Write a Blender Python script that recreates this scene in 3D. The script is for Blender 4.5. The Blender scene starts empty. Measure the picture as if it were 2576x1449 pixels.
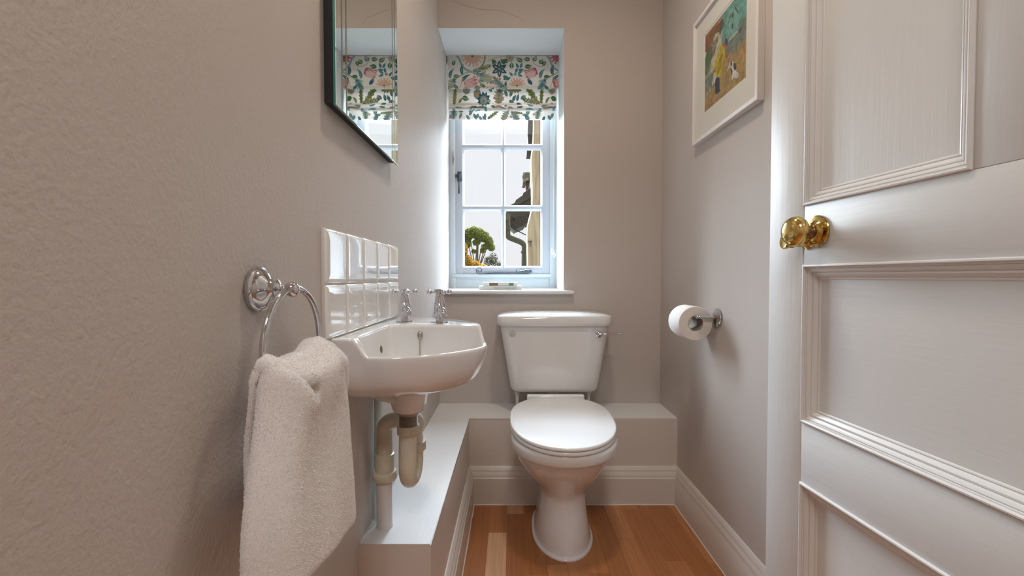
import bpy, bmesh, math, random
import numpy as np
from mathutils import Vector, Matrix
PI = math.pi
R = random.Random(7)
scene = bpy.context.scene
COL = scene.collection

# ------------------------------------------------------------------ helpers
def link(o, parent=None):
    COL.objects.link(o)
    if parent is not None:
        o.parent = parent
    return o

def obj(name, bm, mats=None, parent=None, smooth=35, loc=None):
    me = bpy.data.meshes.new(name)
    bmesh.ops.recalc_face_normals(bm, faces=bm.faces)
    bm.to_mesh(me); bm.free()
    if mats is not None:
        for m in (mats if isinstance(mats, (list, tuple)) else [mats]):
            me.materials.append(m)
    if smooth:
        me.shade_smooth()
        me.set_sharp_from_angle(angle=math.radians(smooth))
    o = bpy.data.objects.new(name, me)
    if loc: o.location = loc
    return link(o, parent)

def tag(o, label, cat, group=None, kind=None):
    o['label'] = label
    if cat: o['category'] = cat
    if group: o['group'] = group
    if kind: o['kind'] = kind
    return o

def struct(o, label=None):
    o['kind'] = 'structure'
    if label: o['label'] = label
    return o

def empty(name, loc=(0, 0, 0), parent=None):
    o = bpy.data.objects.new(name, None)
    o.location = loc
    o.empty_display_size = 0.05
    return link(o, parent)

def NB(): return bmesh.new()

def box(bm, x0, x1, y0, y1, z0, z1, mi=0, bev=0, seg=2, mat=None):
    M = Matrix.Translation(((x0+x1)/2, (y0+y1)/2, (z0+z1)/2)) @ Matrix.Diagonal((abs(x1-x0), abs(y1-y0), abs(z1-z0), 1))
    r = bmesh.ops.create_cube(bm, size=1, matrix=M)
    vs = r['verts']
    fs = set(f for v in vs for f in v.link_faces)
    if bev:
        es = list(set(e for v in vs for e in v.link_edges))
        rr = bmesh.ops.bevel(bm, geom=es, offset=bev, segments=seg, profile=0.5, affect='EDGES')
        fs = set(rr['faces']) | set(f for f in fs if f.is_valid)
        vs = list(set(v for f in fs for v in f.verts))
    for f in fs: f.material_index = mi
    if mat is not None:
        bmesh.ops.transform(bm, matrix=mat, verts=vs)
    return vs

def loft(bm, loops, closed=True, cap0=False, cap1=False, mi=0):
    rows = [[bm.verts.new(p) for p in L] for L in loops]
    n = len(rows[0])
    for a, b in zip(rows, rows[1:]):
        for i in range(n if closed else n-1):
            j = (i+1) % n
            try:
                f = bm.faces.new((a[i], a[j], b[j], b[i])); f.material_index = mi
            except ValueError: pass
    for c, row in ((cap0, rows[0]), (cap1, rows[-1])):
        if c:
            f = bm.faces.new(row); f.material_index = mi
    return rows

def lathe(bm, prof, n=32, M=None, mi=0, cap=True):
    """prof: (radius, height) list about local z"""
    M = M or Matrix.Identity(4)
    loops = []
    for r, h in prof:
        r = max(r, 1e-5)
        loops.append([M @ Vector((r*math.cos(2*PI*i/n), r*math.sin(2*PI*i/n), h)) for i in range(n)])
    return loft(bm, loops, cap0=cap, cap1=cap, mi=mi)

def frame_to(axis, origin=(0, 0, 0)):
    a = Vector(axis).normalized()
    q = Vector((0, 0, 1)).rotation_difference(a)
    return Matrix.Translation(origin) @ q.to_matrix().to_4x4()

def tube(bm, pts, r, n=14, closed=False, cap=True, mi=0, flat=None):
    pts = [Vector(p) for p in pts]
    rs = r if isinstance(r, (list, tuple)) else [r]*len(pts)
    m = len(pts); loops = []
    prev = None; nrm = None
    for k in range(m):
        if closed: t = (pts[(k+1) % m]-pts[k-1]).normalized()
        else: t = (pts[min(k+1, m-1)]-pts[max(k-1, 0)]).normalized()
        if nrm is None:
            up = Vector((0, 0, 1)) if abs(t.z) < .9 else Vector((1, 0, 0))
            nrm = (up - t*up.dot(t)).normalized()
        else:
            nrm = (prev.rotation_difference(t) @ nrm)
            nrm = (nrm - t*nrm.dot(t)).normalized()
        prev = t
        b = t.cross(nrm)
        fx, fz = (1, 1) if flat is None else flat
        loops.append([pts[k] + (nrm*math.cos(2*PI*i/n)*fz + b*math.sin(2*PI*i/n)*fx)*rs[k] for i in range(n)])
    if closed: loops.append(loops[0])
    loft(bm, loops, cap0=cap and not closed, cap1=cap and not closed, mi=mi)
    if closed: bmesh.ops.remove_doubles(bm, verts=bm.verts, dist=1e-7)

def catmull(P, per=8, closed=False):
    P = [Vector(p) for p in P]; n = len(P); out = []
    rng = range(n) if closed else range(n-1)
    for i in rng:
        if closed: p0, p1, p2, p3 = P[i-1], P[i], P[(i+1) % n], P[(i+2) % n]
        else: p0, p1, p2, p3 = P[max(i-1, 0)], P[i], P[i+1], P[min(i+2, n-1)]
        for k in range(per):
            t = k/per
            out.append(.5*((2*p1)+(p2-p0)*t+(2*p0-5*p1+4*p2-p3)*t*t+(3*p1-p0-3*p2+p3)*t**3))
    if not closed: out.append(P[-1])
    return out

def sphere(bm, c, r, u=16, v=10, sc=(1, 1, 1), mi=0):
    M = Matrix.Translation(c) @ Matrix.Diagonal((sc[0], sc[1], sc[2], 1))
    res = bmesh.ops.create_uvsphere(bm, u_segments=u, v_segments=v, radius=r, matrix=M)
    for f in set(f for w in res['verts'] for f in w.link_faces): f.material_index = mi
    return res['verts']

def extrude_poly(bm, pts, d, mi=0):
    """pts: closed 3-D polygon, d: extrusion vector"""
    a = [bm.verts.new(p) for p in pts]; b = [bm.verts.new(Vector(p)+Vector(d)) for p in pts]
    n = len(a)
    f = bm.faces.new(a); f.material_index = mi
    f = bm.faces.new(b[::-1]); f.material_index = mi
    for i in range(n):
        f = bm.faces.new((a[i], b[i], b[(i+1) % n], a[(i+1) % n])); f.material_index = mi

def ss(a, b, x):
    t = max(0., min(1., (x-a)/(b-a))); return t*t*(3-2*t)

# ------------------------------------------------------------------ materials
def srgb(r, g, b):
    f = lambda c: ((c/255+.055)/1.055)**2.4 if c/255 > .04045 else c/255/12.92
    return (f(r), f(g), f(b), 1)

def mat(name, col=(.8, .8, .8, 1), rough=.5, metal=0., spec=.5, coat=0., bump=None, colvar=None, **kw):
    """bump = (scale, strength, distance, stretch xyz, detail); colvar = (scale, colour b, stretch, lo, hi)"""
    m = bpy.data.materials.new(name); m.use_nodes = True
    nt = m.node_tree; N = nt.nodes; L = nt.links
    p = N['Principled BSDF']
    p.inputs['Base Color'].default_value = col
    p.inputs['Roughness'].default_value = rough
    p.inputs['Metallic'].default_value = metal
    p.inputs['Specular IOR Level'].default_value = spec
    p.inputs['Coat Weight'].default_value = coat
    p.inputs['Coat Roughness'].default_value = .03
    for k, v in kw.items():
        p.inputs[k.replace('_', ' ')].default_value = v
    tc = None
    def coords(stretch):
        nonlocal tc
        if tc is None: tc = N.new('ShaderNodeTexCoord')
        mp = N.new('ShaderNodeMapping'); mp.inputs['Scale'].default_value = stretch
        L.new(tc.outputs['Object'], mp.inputs['Vector']); return mp.outputs[0]
    if bump:
        prev = None
        for (sc, st, di, stretch, det) in (bump if isinstance(bump[0], tuple) else (bump,)):
            n = N.new('ShaderNodeTexNoise'); n.inputs['Scale'].default_value = sc; n.inputs['Detail'].default_value = det
            L.new(coords(stretch), n.inputs['Vector'])
            b = N.new('ShaderNodeBump'); b.inputs['Strength'].default_value = st; b.inputs['Distance'].default_value = di
            L.new(n.outputs['Fac'], b.inputs['Height'])
            if prev: L.new(prev.outputs[0], b.inputs['Normal'])
            prev = b
        L.new(prev.outputs[0], p.inputs['Normal'])
    if colvar:
        sc, cb, stretch, lo, hi = colvar
        n = N.new('ShaderNodeTexNoise'); n.inputs['Scale'].default_value = sc; n.inputs['Detail'].default_value = 5
        L.new(coords(stretch), n.inputs['Vector'])
        mr = N.new('ShaderNodeMapRange'); mr.inputs['From Min'].default_value = lo; mr.inputs['From Max'].default_value = hi
        L.new(n.outputs['Fac'], mr.inputs['Value'])
        mx = N.new('ShaderNodeMix'); mx.data_type = 'RGBA'
        mx.inputs['A'].default_value = col; mx.inputs['B'].default_value = cb
        L.new(mr.outputs[0], mx.inputs['Factor']); L.new(mx.outputs['Result'], p.inputs['Base Color'])
    return m

W1 = (1, 1, 1)
TAUPE = (.535, .482, .445, 1)
M_wall = mat('taupe_wall_paint', TAUPE, .5, spec=.4, bump=((230., .50, .0013, (1, 1, .8), 2), (45., .25, .0016, (1, 1, .6), 3)))
M_wallb = mat('taupe_wall_paint_smooth', TAUPE, .62, spec=.3, bump=(60., .12, .001, W1, 3))
M_reveal = mat('white_reveal_paint', (.72, .74, .74, 1), .6, spec=.3, bump=(50., .1, .001, W1, 3))
M_trim = mat('offwhite_eggshell', (.66, .615, .575, 1), .33, bump=(40., .18, .0008, (1, .12, 1), 4))
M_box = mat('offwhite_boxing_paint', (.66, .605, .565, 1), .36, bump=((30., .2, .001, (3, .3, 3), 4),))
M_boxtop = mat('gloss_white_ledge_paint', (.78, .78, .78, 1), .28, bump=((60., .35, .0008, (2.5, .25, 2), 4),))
M_door = mat('brushed_white_door_paint', (.69, .69, .68, 1), .42, bump=((110., .38, .0010, (1, 1, .07), 4), (14., .35, .002, (1, 1, .5), 3)))
M_doorrail = mat('brushed_white_rail_paint', (.69, .69, .68, 1), .42, bump=((110., .34, .0010, (.08, .08, 1), 4), (14., .35, .002, (.5, .5, 1), 3)))
M_ceil = mat('white_ceiling_paint', (.8, .78, .75, 1), .8)
M_porc = mat('white_vitreous_china', (.745, .745, .742, 1), .10, coat=.7, bump=(9., .03, .004, W1, 2))
M_seat = mat('white_toilet_seat_plastic', (.84, .85, .86, 1), .16, coat=.4)
M_tile = mat('white_glazed_tile', (.80, .79, .78, 1), .06, coat=.8, bump=(9., .10, .004, W1, 2))
M_grout = mat('white_grout', (.66, .63, .6, 1), .8)
M_chrome = mat('polished_chrome', (.64, .65, .68, 1), .05, metal=1)
M_dullchrome = mat('limescaled_metal', (.42, .38, .33, 1), .38, metal=.8, bump=(300., .3, .001, W1, 2))
M_brass = mat('worn_polished_brass', (.70, .52, .19, 1), .13, metal=1, colvar=(60., (.26, .17, .05, 1), W1, .55, .66), bump=(60., .1, .001, W1, 3))
M_darkbrass = mat('tarnished_bronze', (.20, .10, .05, 1), .32, metal=.9)
M_pvc = mat('cream_plastic_waste_pipe', (.63, .60, .49, 1), .35, colvar=(30., (.56, .51, .40, 1), W1, .45, .7))
M_pvcw = mat('painted_waste_pipe', (.66, .64, .62, 1), .35)
M_pipe = mat('painted_supply_pipe', (.62, .68, .64, 1), .25, bump=(40., .3, .001, (1, 1, .3), 3))
M_winpaint = mat('pale_window_paint', (.47, .50, .56, 1), .38, bump=(60., .12, .0006, (1, 1, .2), 3))
M_winframe = mat('white_window_frame_paint', (.60, .66, .70, 1), .4)
M_iron = mat('blue_grey_iron', (.055, .075, .10, 1), .42, metal=.3)
M_black = mat('black_backing', (.012, .012, .014, 1), .6)
M_mirror = mat('silvered_glass', (.90, .93, .91, 1), .0, metal=1)
M_mirrorline = mat('bevelled_mirror_groove', (.36, .42, .36, 1), .30, metal=.9)
M_glassedge = mat('green_glass_edge', (.02, .22, .17, 1), .08, coat=.6)
M_towel = mat('white_terry_cotton', (.80, .765, .75, 1), .95, spec=.1, Sheen_Weight=.3)
M_paper = mat('white_tissue_paper', (.86, .85, .84, 1), .9, spec=.1, bump=((260., .3, .0008, W1, 2),))
M_paperside = mat('tissue_roll_end', (.74, .69, .64, 1), .95, spec=.1)
M_card = mat('grey_cardboard_tube', (.45, .40, .34, 1), .8)
M_frame = mat('white_picture_frame_lacquer', (.78, .75, .73, 1), .35)
M_matb = mat('ivory_mount_board', (.74, .72, .66, 1), .85, spec=.1)
M_cable = mat('white_bead_plastic', (.82, .84, .84, 1), .3)

def glass_mat(name, refl=.06):
    m = bpy.data.materials.new(name); m.use_nodes = True
    nt = m.node_tree; N = nt.nodes; L = nt.links
    N.remove(N['Principled BSDF'])
    t = N.new('ShaderNodeBsdfTransparent'); g = N.new('ShaderNodeBsdfGlossy'); g.inputs['Roughness'].default_value = .0
    f = N.new('ShaderNodeFresnel'); f.inputs['IOR'].default_value = 1.4
    mx = N.new('ShaderNodeMixShader')
    ge = N.new('ShaderNodeNewGeometry'); mi = N.new('ShaderNodeMapRange')
    mi.inputs['To Min'].default_value = 1.4; mi.inputs['To Max'].default_value = 1/1.4
    L.new(ge.outputs['Backfacing'], mi.inputs['Value']); L.new(mi.outputs[0], f.inputs['IOR'])
    L.new(f.outputs[0], mx.inputs[0]); L.new(t.outputs[0], mx.inputs[1]); L.new(g.outputs[0], mx.inputs[2])
    L.new(mx.outputs[0], N['Material Output'].inputs[0])
    return m
M_glass = glass_mat('clear_window_glass')

def fabric_mat(name, col):
    m = mat(name, col, .9, spec=.1, bump=(900., .2, .0003, W1, 1))
    nt = m.node_tree; N = nt.nodes; L = nt.links
    p = N['Principled BSDF']; t = N.new('ShaderNodeBsdfTranslucent'); t.inputs['Color'].default_value = col
    mx = N.new('ShaderNodeMixShader'); mx.inputs[0].default_value = .10
    L.new(p.outputs[0], mx.inputs[1]); L.new(t.outputs[0], mx.inputs[2]); L.new(mx.outputs[0], N['Material Output'].inputs[0])
    return m

# ------------------------------------------------------------------ camera (16 mm full frame, tilted down 1.4 degrees)
F_PX, EYE = 1145.0, 0.93
PITCH = math.atan(27.5/F_PX)
cam = bpy.data.cameras.new('camera'); co = bpy.data.objects.new('camera', cam); COL.objects.link(co)
co.location = (0, 0, EYE); co.rotation_euler = (PI/2-PITCH, 0, 0)
cam.sensor_width = 36; cam.lens = F_PX/2576*36; cam.clip_start = .02; cam.clip_end = 500
scene.camera = co
_c, _s = math.cos(PITCH), math.sin(PITCH)
def at(px, py, Y):
    """world point at depth Y that the photograph shows at (px, py)"""
    u, v = px-1288, py-724.5
    b = F_PX*_c-_s*v
    return Vector((u*Y/b, Y, EYE+(-F_PX*_s-_c*v)*Y/b))

# ------------------------------------------------------------------ room shell
XL, XR, YB, ZC = -.333, .680, 2.08, 2.42
YW = 2.45                       # window plane
HX0, HX1, HY0 = -1.1, 1.3, -1.7  # hall behind the camera
WZ0, WZ1, WXR = .852, 2.052, .236
bm = NB(); box(bm, XL-.15, XL, .02, YB+.0, 0, ZC)
struct(obj('wall_left', bm, M_wall, smooth=0), 'textured taupe plaster wall on the left')
bm = NB(); box(bm, XR, XR+.15, .02, YB+.4, 0, ZC)
struct(obj('wall_right', bm, M_wallb, smooth=0), 'taupe painted wall on the right')
bm = NB()
box(bm, WXR, XR+.0, YB, YW+.12, 0, ZC)
box(bm, XL, WXR, YB, YW+.12, WZ1, ZC)
box(bm, XL, WXR, YB, YW+.12, 0, WZ0)
box(bm, XL-.15, XL, YB, YW+.12, 0, ZC)
# reveal faces are painted white
for f in bm.faces:
    c = f.calc_center_median(); n = f.normal
    if abs(n.y) < .5 and YB < c.y < YW+.1 and WZ0-.01 <= c.z <= WZ1+.01 and XL-.01 <= c.x <= WXR+.01:
        f.material_index = 1
    if abs(c.x-XL) < .001 and abs(n.x) > .5: f.material_index = 0
bmesh.ops.delete(bm, geom=[f for f in bm.faces if abs(f.calc_center_median().z-(ZC+WZ1)/2) < .02 and abs(f.normal.x) > .9 and abs(f.calc_center_median().x-WXR) < .01 and f.normal.x > 0 and False], context='FACES')
struct(obj('wall_back', bm, [M_wallb, M_reveal], smooth=0), 'taupe back wall with white window reveal')
# hairline plaster crack above the window, a tone darker than the wall
ck = [at(1136, 2, YB-.0006), at(1160, 10, YB-.0006), at(1180, 17, YB-.0006), at(1212, 24, YB-.0006), at(1240, 24, YB-.0006), at(1262, 27, YB-.0006), at(1290, 38, YB-.0006), at(1310, 47, YB-.0006), at(1318, 60, YB-.0006)]
bm = NB(); tube(bm, catmull(ck, 4), .00045, 5)
cr = obj('plaster_crack', bm, mat('crack_line', (.42, .35, .30, 1), .9), parent=bpy.data.objects['wall_back'])

# hall: walls around the camera side
M_hall = mat('cream_hall_paint', (.62, .56, .49, 1), .7)
bm = NB()
box(bm, HX0-.1, HX0, HY0, .02, 0, ZC); box(bm, HX1, HX1+.1, HY0, .02, 0, ZC); box(bm, HX0-.1, HX1+.1, HY0-.1, HY0, 0, ZC)
struct(obj('wall_hall', bm, M_hall, smooth=0), 'cream hall walls behind the doorway')
bm = NB()
box(bm, HX0, XL-.15, .02, .14, 0, ZC); box(bm, XR+.15, HX1, .02, .14, 0, ZC); box(bm, XL-.15, XR+.15, .0, .02, 2.06, ZC)
struct(obj('wall_front', bm, M_hall, smooth=0), 'wall around the open doorway')
bm = NB(); box(bm, HX0-.1, HX1+.1, HY0-.1, YB, ZC, ZC+.1); struct(obj('ceiling', bm, M_ceil, smooth=0), 'white ceiling')

# floor of short wooden strips, one tone per block
def floor_mat():
    m = mat('strip_wood_laminate', (.3, .12, .05, 1), .34, spec=.45)
    nt = m.node_tree; N = nt.nodes; L = nt.links; p = N['Principled BSDF']
    a = N.new('ShaderNodeAttribute'); a.attribute_name = 'tone'
    cr = N.new('ShaderNodeValToRGB'); e = cr.color_ramp.elements
    e[0].position = 0; e[0].color = (.32, .115, .036, 1)
    e[1].position = 1; e[1].color = (.62, .36, .20, 1)
    x = e.new(.35); x.color = (.40, .155, .052, 1)
    x = e.new(.62); x.color = (.50, .215, .082, 1)
    L.new(a.outputs['Fac'], cr.inputs[0])
    tc = N.new('ShaderNodeTexCoord'); mp = N.new('ShaderNodeMapping'); mp.inputs['Scale'].default_value = (70, 2.5, 1)
    L.new(tc.outputs['Object'], mp.inputs['Vector'])
    n = N.new('ShaderNodeTexNoise'); n.inputs['Scale'].default_value = 1.6; n.inputs['Detail'].default_value = 6; n.inputs['Distortion'].default_value = .6
    L.new(mp.outputs[0], n.inputs['Vector'])
    mr = N.new('ShaderNodeMapRange'); mr.inputs['From Min'].default_value = .3; mr.inputs['From Max'].default_value = .7
    mr.inputs['To Min'].default_value = .82; mr.inputs['To Max'].default_value = 1.12
    L.new(n.outputs['Fac'], mr.inputs['Value'])
    mx = N.new('ShaderNodeVectorMath'); mx.operation = 'SCALE'
    L.new(cr.outputs[0], mx.inputs[0]); L.new(mr.outputs[0], mx.inputs['Scale'])
    L.new(mx.outputs[0], p.inputs['Base Color'])
    return m
bm = NB(); box(bm, HX0-.1, HX1+.1, HY0-.1, YB+.0, -.1, -.004)
tones = []
lay = bm.faces.layers.float.new('tone')
for f in bm.faces: f[lay] = .3
SW = .0655
known = {-3: [(1.846, .25), (1.2, .45)], -2: [(1.846, .4), (1.82, .22), (1.20, .35)], -1: [(1.846, .35), (1.635, .97), (1.2, .4)],
         0: [(1.846, .80), (1.765, .12), (1.25, .45)], 1: [(1.846, .2), (1.40, .4)], 2: [(1.9, .05), (1.45, .5)]}
for k in range(-20, 22):
    xa = -.0195+(k-1)*SW+SW*1.0-SW
    xa = -.0195+k*SW-SW*0
    y = 2.08; cuts = []
    if k in known:
        kk = known[k+0]
        for i, (yy, t) in enumerate(kk):
            lo = kk[i+1][0] if i+1 < len(kk) else .9
            cuts.append((lo, yy+(0.3 if i == 0 else 0), t))
        y = .9
    else: y += R.uniform(0, .35)
    while y > HY0:
        ln = R.uniform(.26, .42); cuts.append((y-ln, y, R.choice([.22, .3, .35, .4, .45, .5, .58]))); y -= ln
    for lo, hi, t in cuts:
        hi2 = min(hi, 2.07); 
        if lo >= hi2: continue
        g = .00012
        vs = [bm.verts.new(p) for p in ((xa+g, lo+g, 0), (xa+SW-g, lo+g, 0), (xa+SW-g, hi2-g, 0), (xa+g, hi2-g, 0))]
        vb = [bm.verts.new(v.co+Vector((0, 0, -.0035))) for v in vs]
        f = bm.faces.new(vs); f[lay] = t
        for i in range(4):
            ff = bm.faces.new((vs[i], vb[i], vb[(i+1) % 4], vs[(i+1) % 4])); ff[lay] = 0
me = bpy.data.meshes.new('floor'); bm.to_mesh(me); bm.free(); me.materials.append(floor_mat())
struct(link(bpy.data.objects.new('floor', me)), 'orange-brown strip wood laminate floor')

# pipe boxing: L-shaped ledge along the left and back walls
LX, LY, LZ, LN = -.176, 1.856, .350, .974
bm = NB()
outl = [(XL, YB), (XR, YB), (XR, LY), (LX, LY), (LX, LN), (XL, LN)]
bot = [bm.verts.new((x, y, 0)) for x, y in outl]; top = [bm.verts.new((x, y, LZ)) for x, y in outl]
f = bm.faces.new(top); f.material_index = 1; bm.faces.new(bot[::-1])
for i in range(6): bm.faces.new((bot[i], bot[(i+1) % 6], top[(i+1) % 6], top[i]))
es = [e for e in bm.edges if all(abs(v.co.z-LZ) < 1e-6 for v in e.verts) and not all(abs(v.co.x-XL) < 1e-6 or abs(v.co.y-YB) < 1e-6 or abs(v.co.x-XR) < 1e-6 for v in e.verts)]
bmesh.ops.bevel(bm, geom=es, offset=.0018, segments=2, affect='EDGES')
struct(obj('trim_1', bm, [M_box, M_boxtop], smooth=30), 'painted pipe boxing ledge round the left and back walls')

# skirting with moulded top, mitred
SKP = [(.020, 0), (.020, .108), (.0175, .112), (.0175, .116), (.0165, .121), (.013, .130), (.0105, .135), (.0105, .139), (.008, .143), (.006, .149), (.003, .153), (0, .153)]
def skirt(name, path, inward, label):
    """path: wall-line points (x, y); inward: offset directions per point"""
    bm = NB(); loops = []
    for (x, y), (dx, dy) in zip(path, inward):
        loops.append([(x+dx*t, y+dy*t, z) for t, z in SKP]+[(x, y, 0)])
    loft(bm, loops, cap0=True, cap1=True)
    # wavy painted sealant bead along the floor
    for a in range(len(path)-1):
        (x0, y0), (x1, y1) = path[a], path[a+1]; (dx0, dy0), (dx1, dy1) = inward[a], inward[a+1]
        ps = []
        for k in range(25):
            t = k/24; o = .0215+R.uniform(-.0012, .0012)
            ps.append((x0+dx0*o+(x1+dx1*o-x0-dx0*o)*t, y0+dy0*o+(y1+dy1*o-y0-dy0*o)*t, .001))
        tube(bm, ps, .003, 6)
    return struct(obj(name, bm, M_trim, smooth=28), label)
skirt('baseboard_back', [(LX, LY), (XR, LY)], [(1, -1), (-.8, -1)], 'moulded off-white skirting on the boxing behind the toilet')
skirt('baseboard_left', [(LX, LN), (LX, LY)], [(1, 0), (1, -1)], 'moulded off-white skirting on the left boxing')
skirt('baseboard_right', [(XR, LY), (XR, .14)], [(-.8, -1), (-.8, 0)], 'moulded off-white skirting along the right wall')

# ------------------------------------------------------------------ window
win = struct(empty('window_1', ((XL+WXR)/2, YW, WZ0)), 'white painted casement window with small panes')
def rel(o, root):                      # geometry is written in world metres; keep it when parented
    o.parent = root; o.matrix_parent_inverse = Matrix.Translation(-root.location)
    return o
def wpart(name, bm, m, smooth=35, root=win, label=None):
    o = obj(name, bm, m, smooth=smooth); rel(o, root)
    if label: o['label'] = label
    return o
FX0, FX1, FZ0, FZ1 = -.3015, .2015, .946, 1.985
bm = NB()
box(bm, XL, FX0, YW-.012, YW+.09, WZ0, WZ1, bev=.002)
box(bm, FX1, WXR, YW-.012, YW+.09, WZ0, WZ1, bev=.002)
box(bm, FX0-.002, FX1+.002, YW-.012, YW+.09, FZ1, WZ1, bev=.002)
box(bm, XL+.0, WXR-.0, YW-.004, YW+.09, WZ0, FZ0-.012, bev=.002)
box(bm, FX0-.018, FX1+.012, YW-.020, YW+.09, FZ0-.018, FZ0, bev=.003)
wpart('window_frame', bm, M_winframe)
GX = [(-.2560, -.0590), (-.0340, .1545)]
GZ = [(.990, 1.286), (1.316, 1.612), (1.642, 1.938)]
bm = NB(); y0, y1 = YW-.008, YW+.034
box(bm, FX0, GX[0][0]-.008, y0, y1, FZ0, FZ1, bev=.002); box(bm, GX[1][1]+.008, FX1, y0, y1, FZ0, FZ1, bev=.002)
box(bm, GX[0][0]-.009, GX[1][1]+.009, y0, y1, FZ0, GZ[0][0]-.008, bev=.002); box(bm, GX[0][0]-.009, GX[1][1]+.009, y0, y1, GZ[2][1]+.008, FZ1, bev=.002)
wpart('casement', bm, M_winpaint)
def putty_loop(x0, x1, z0, z1):
    """moulded edge round one pane"""
    prof = [(-.008, YW-.0075), (-.0065, YW-.004), (-.004, YW-.002), (-.002, YW+.004), (0, YW+.006), (0, YW+.022)]
    loops = []
    for t, y in prof:
        loops.append([(x0+t, y, z0+t), (x1-t, y, z0+t), (x1-t, y, z1-t), (x0+t, y, z1-t)])
    return loops
bm = NB()
for gx in GX:
    for gz in GZ:
        loft(bm, putty_loop(gx[0], gx[1], gz[0], gz[1]))
wpart('pane_moulding', bm, mat('white_putty_edge', (.62, .63, .67, 1), .4), label='white moulded edges round the panes')
bm = NB()
xm0, xm1 = GX[0][1]+.008, GX[1][0]-.008
box(bm, xm0, xm1, YW-.0078, YW+.025, GZ[0][0]-.008, GZ[2][1]+.008, bev=.0015)
for a, b in ((GZ[0][1]+.008, GZ[1][0]-.008), (GZ[1][1]+.008, GZ[2][0]-.008)):
    box(bm, GX[0][0]-.008, xm0, YW-.0078, YW+.025, a, b, bev=.0015); box(bm, xm1, GX[1][1]+.008, YW-.0078, YW+.025, a, b, bev=.0015)
wpart('glazing_bar', bm, M_winpaint)
k = 0
for gx in GX:
    for gz in GZ:
        bm = NB(); vs = [bm.verts.new(p) for p in ((gx[0]-.003, YW+.018, gz[0]-.003), (gx[1]+.003, YW+.018, gz[0]-.003), (gx[1]+.003, YW+.018, gz[1]+.003), (gx[0]-.003, YW+.018, gz[1]+.003))]
        bm.faces.new(vs); wpart('pane', bm, M_glass, smooth=0)
# sill board with rounded nose
bm = NB(); prof = []
yf = 2.046
for i in range(9):
    a = PI/2+PI*i/8; prof.append((yf+.009+.009*math.cos(a), .861+.009*math.sin(a)))
prof = [(YB+.10, .870)]+prof+[(YB+.10, .852)]
loft(bm, [[(XL, y, z) for y, z in prof], [(.272, y, z) for y, z in prof]], cap0=True, cap1=False)
# rounded right end
lp = []
for i in range(7):
    a = PI/2*i/6
    lp.append([(.272+.009*math.sin(a)*1.0, y, .861+(z-.861)*max(math.cos(a), .02)**.5) for y, z in prof])
loft(bm, lp, cap1=True)
bmesh.ops.remove_doubles(bm, verts=bm.verts, dist=1e-5)
bmesh.ops.delete(bm, geom=[v for v in bm.verts if v.co.x > .24 and v.co.y > YB+.05 and False], context='VERTS')
for v in bm.verts:
    if v.co.x > .24 and v.co.y > YB: v.co.y = YB+.001
box(bm, XL, WXR, YB+.05, YW, .8525, .870)
wpart('window_sill', bm, mat('white_gloss_sill', (.72, .74, .75, 1), .3))
# cockspur fastener
bm = NB()
box(bm, -.2915, -.2675, 2.434, 2.443, 1.440, 1.492, bev=.003)
box(bm, -.3015, -.288, 2.428, 2.440, 1.460, 1.475, bev=.002)
wpart('handle_plate', bm, M_iron, label='dark blue-grey fastener plate')
bm = NB(); tube(bm, [(-.2795, 2.430, 1.478), (-.2795, 2.424, 1.455), (-.280, 2.420, 1.42), (-.2797, 2.419, 1.372)], [.0075, .006, .0035, .0058], 10)
wpart('handle', bm, M_iron, label='dark cockspur window handle')
bm = NB(); tube(bm, [(-.312, 2.434, 1.60), (-.313, 2.430, 1.575), (-.312, 2.432, 1.55), (-.314, 2.434, 1.525)], [.0012, .003, .0035, .001], 8)
box(bm, -.3135, -.3065, 2.428, 2.438, 1.556, 1.570, bev=.001)
wpart('catch', bm, M_dullchrome, label='small metal catch on the window jamb')
# curled iron casement stay
bm = NB(); pts = []
cx, cz = at(1205.5, 680, 2.425).x, at(1205.5, 680, 2.425).z
for i in range(44):
    t = i/43; a = math.radians(-570+480*t); r = .0050+.0150*t**.9
    pts.append((cx+r*math.cos(a)+.002*t, 2.425, cz+r*math.sin(a)))
pts2 = [at(1215, 688.3, 2.425), at(1224, 687.2, 2.425), at(1260, 685, 2.424), at(1298, 683.8, 2.424)]
a_last = pts[-1]
tube(bm, catmull(pts[::1]+pts2, 2), .0022, 8)
tube(bm, [at(1297, 683.8, 2.424), at(1310, 683, 2.424), at(1319, 682, 2.424), at(1322, 681, 2.424), at(1331, 682, 2.424)], [.003, .0045, .0055, .009, .0055], 8)
p = at(1334, 682.5, 2.424); box(bm, p.x-.007, p.x+.007, 2.417, 2.433, p.z-.0075, p.z+.0085, bev=.002)
p = at(1299, 680.5, 2.424); tube(bm, [p-Vector((0, 0, .006)), p], .002, 8); sphere(bm, p, .0032, 8, 6)
box(bm, at(1220, 690, 2.43).x, at(1330, 690, 2.43).x, 2.426, 2.436, .9462, .950, bev=.001)
wpart('stay', bm, M_iron, label='curled blue-grey iron casement stay')

# ------------------------------------------------------------------ roman blind with a leafy print
blind = tag(empty('roman_blind', ((XL+WXR)/2, 2.34, 1.73)), 'folded roman blind with teal and pink floral print in the window', 'blind')
cols = dict(cream=(.72, .70, .65), teal=(.07, .22, .25), blue=(.17, .32, .38), green=(.09, .20, .11), olive=(.27, .30, .13), sage=(.30, .41, .41),
            pink=(.50, .16, .19), rose=(.66, .48, .46), peach=(.68, .44, .33), tan=(.52, .38, .24), pale=(.36, .50, .36), navy=(.05, .14, .19), lime=(.47, .46, .30))
CN = list(cols); FAB = [fabric_mat('print_'+n if n != 'cream' else 'cream_blind_fabric', cols[n]+(1,)) for n in CN]
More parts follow.
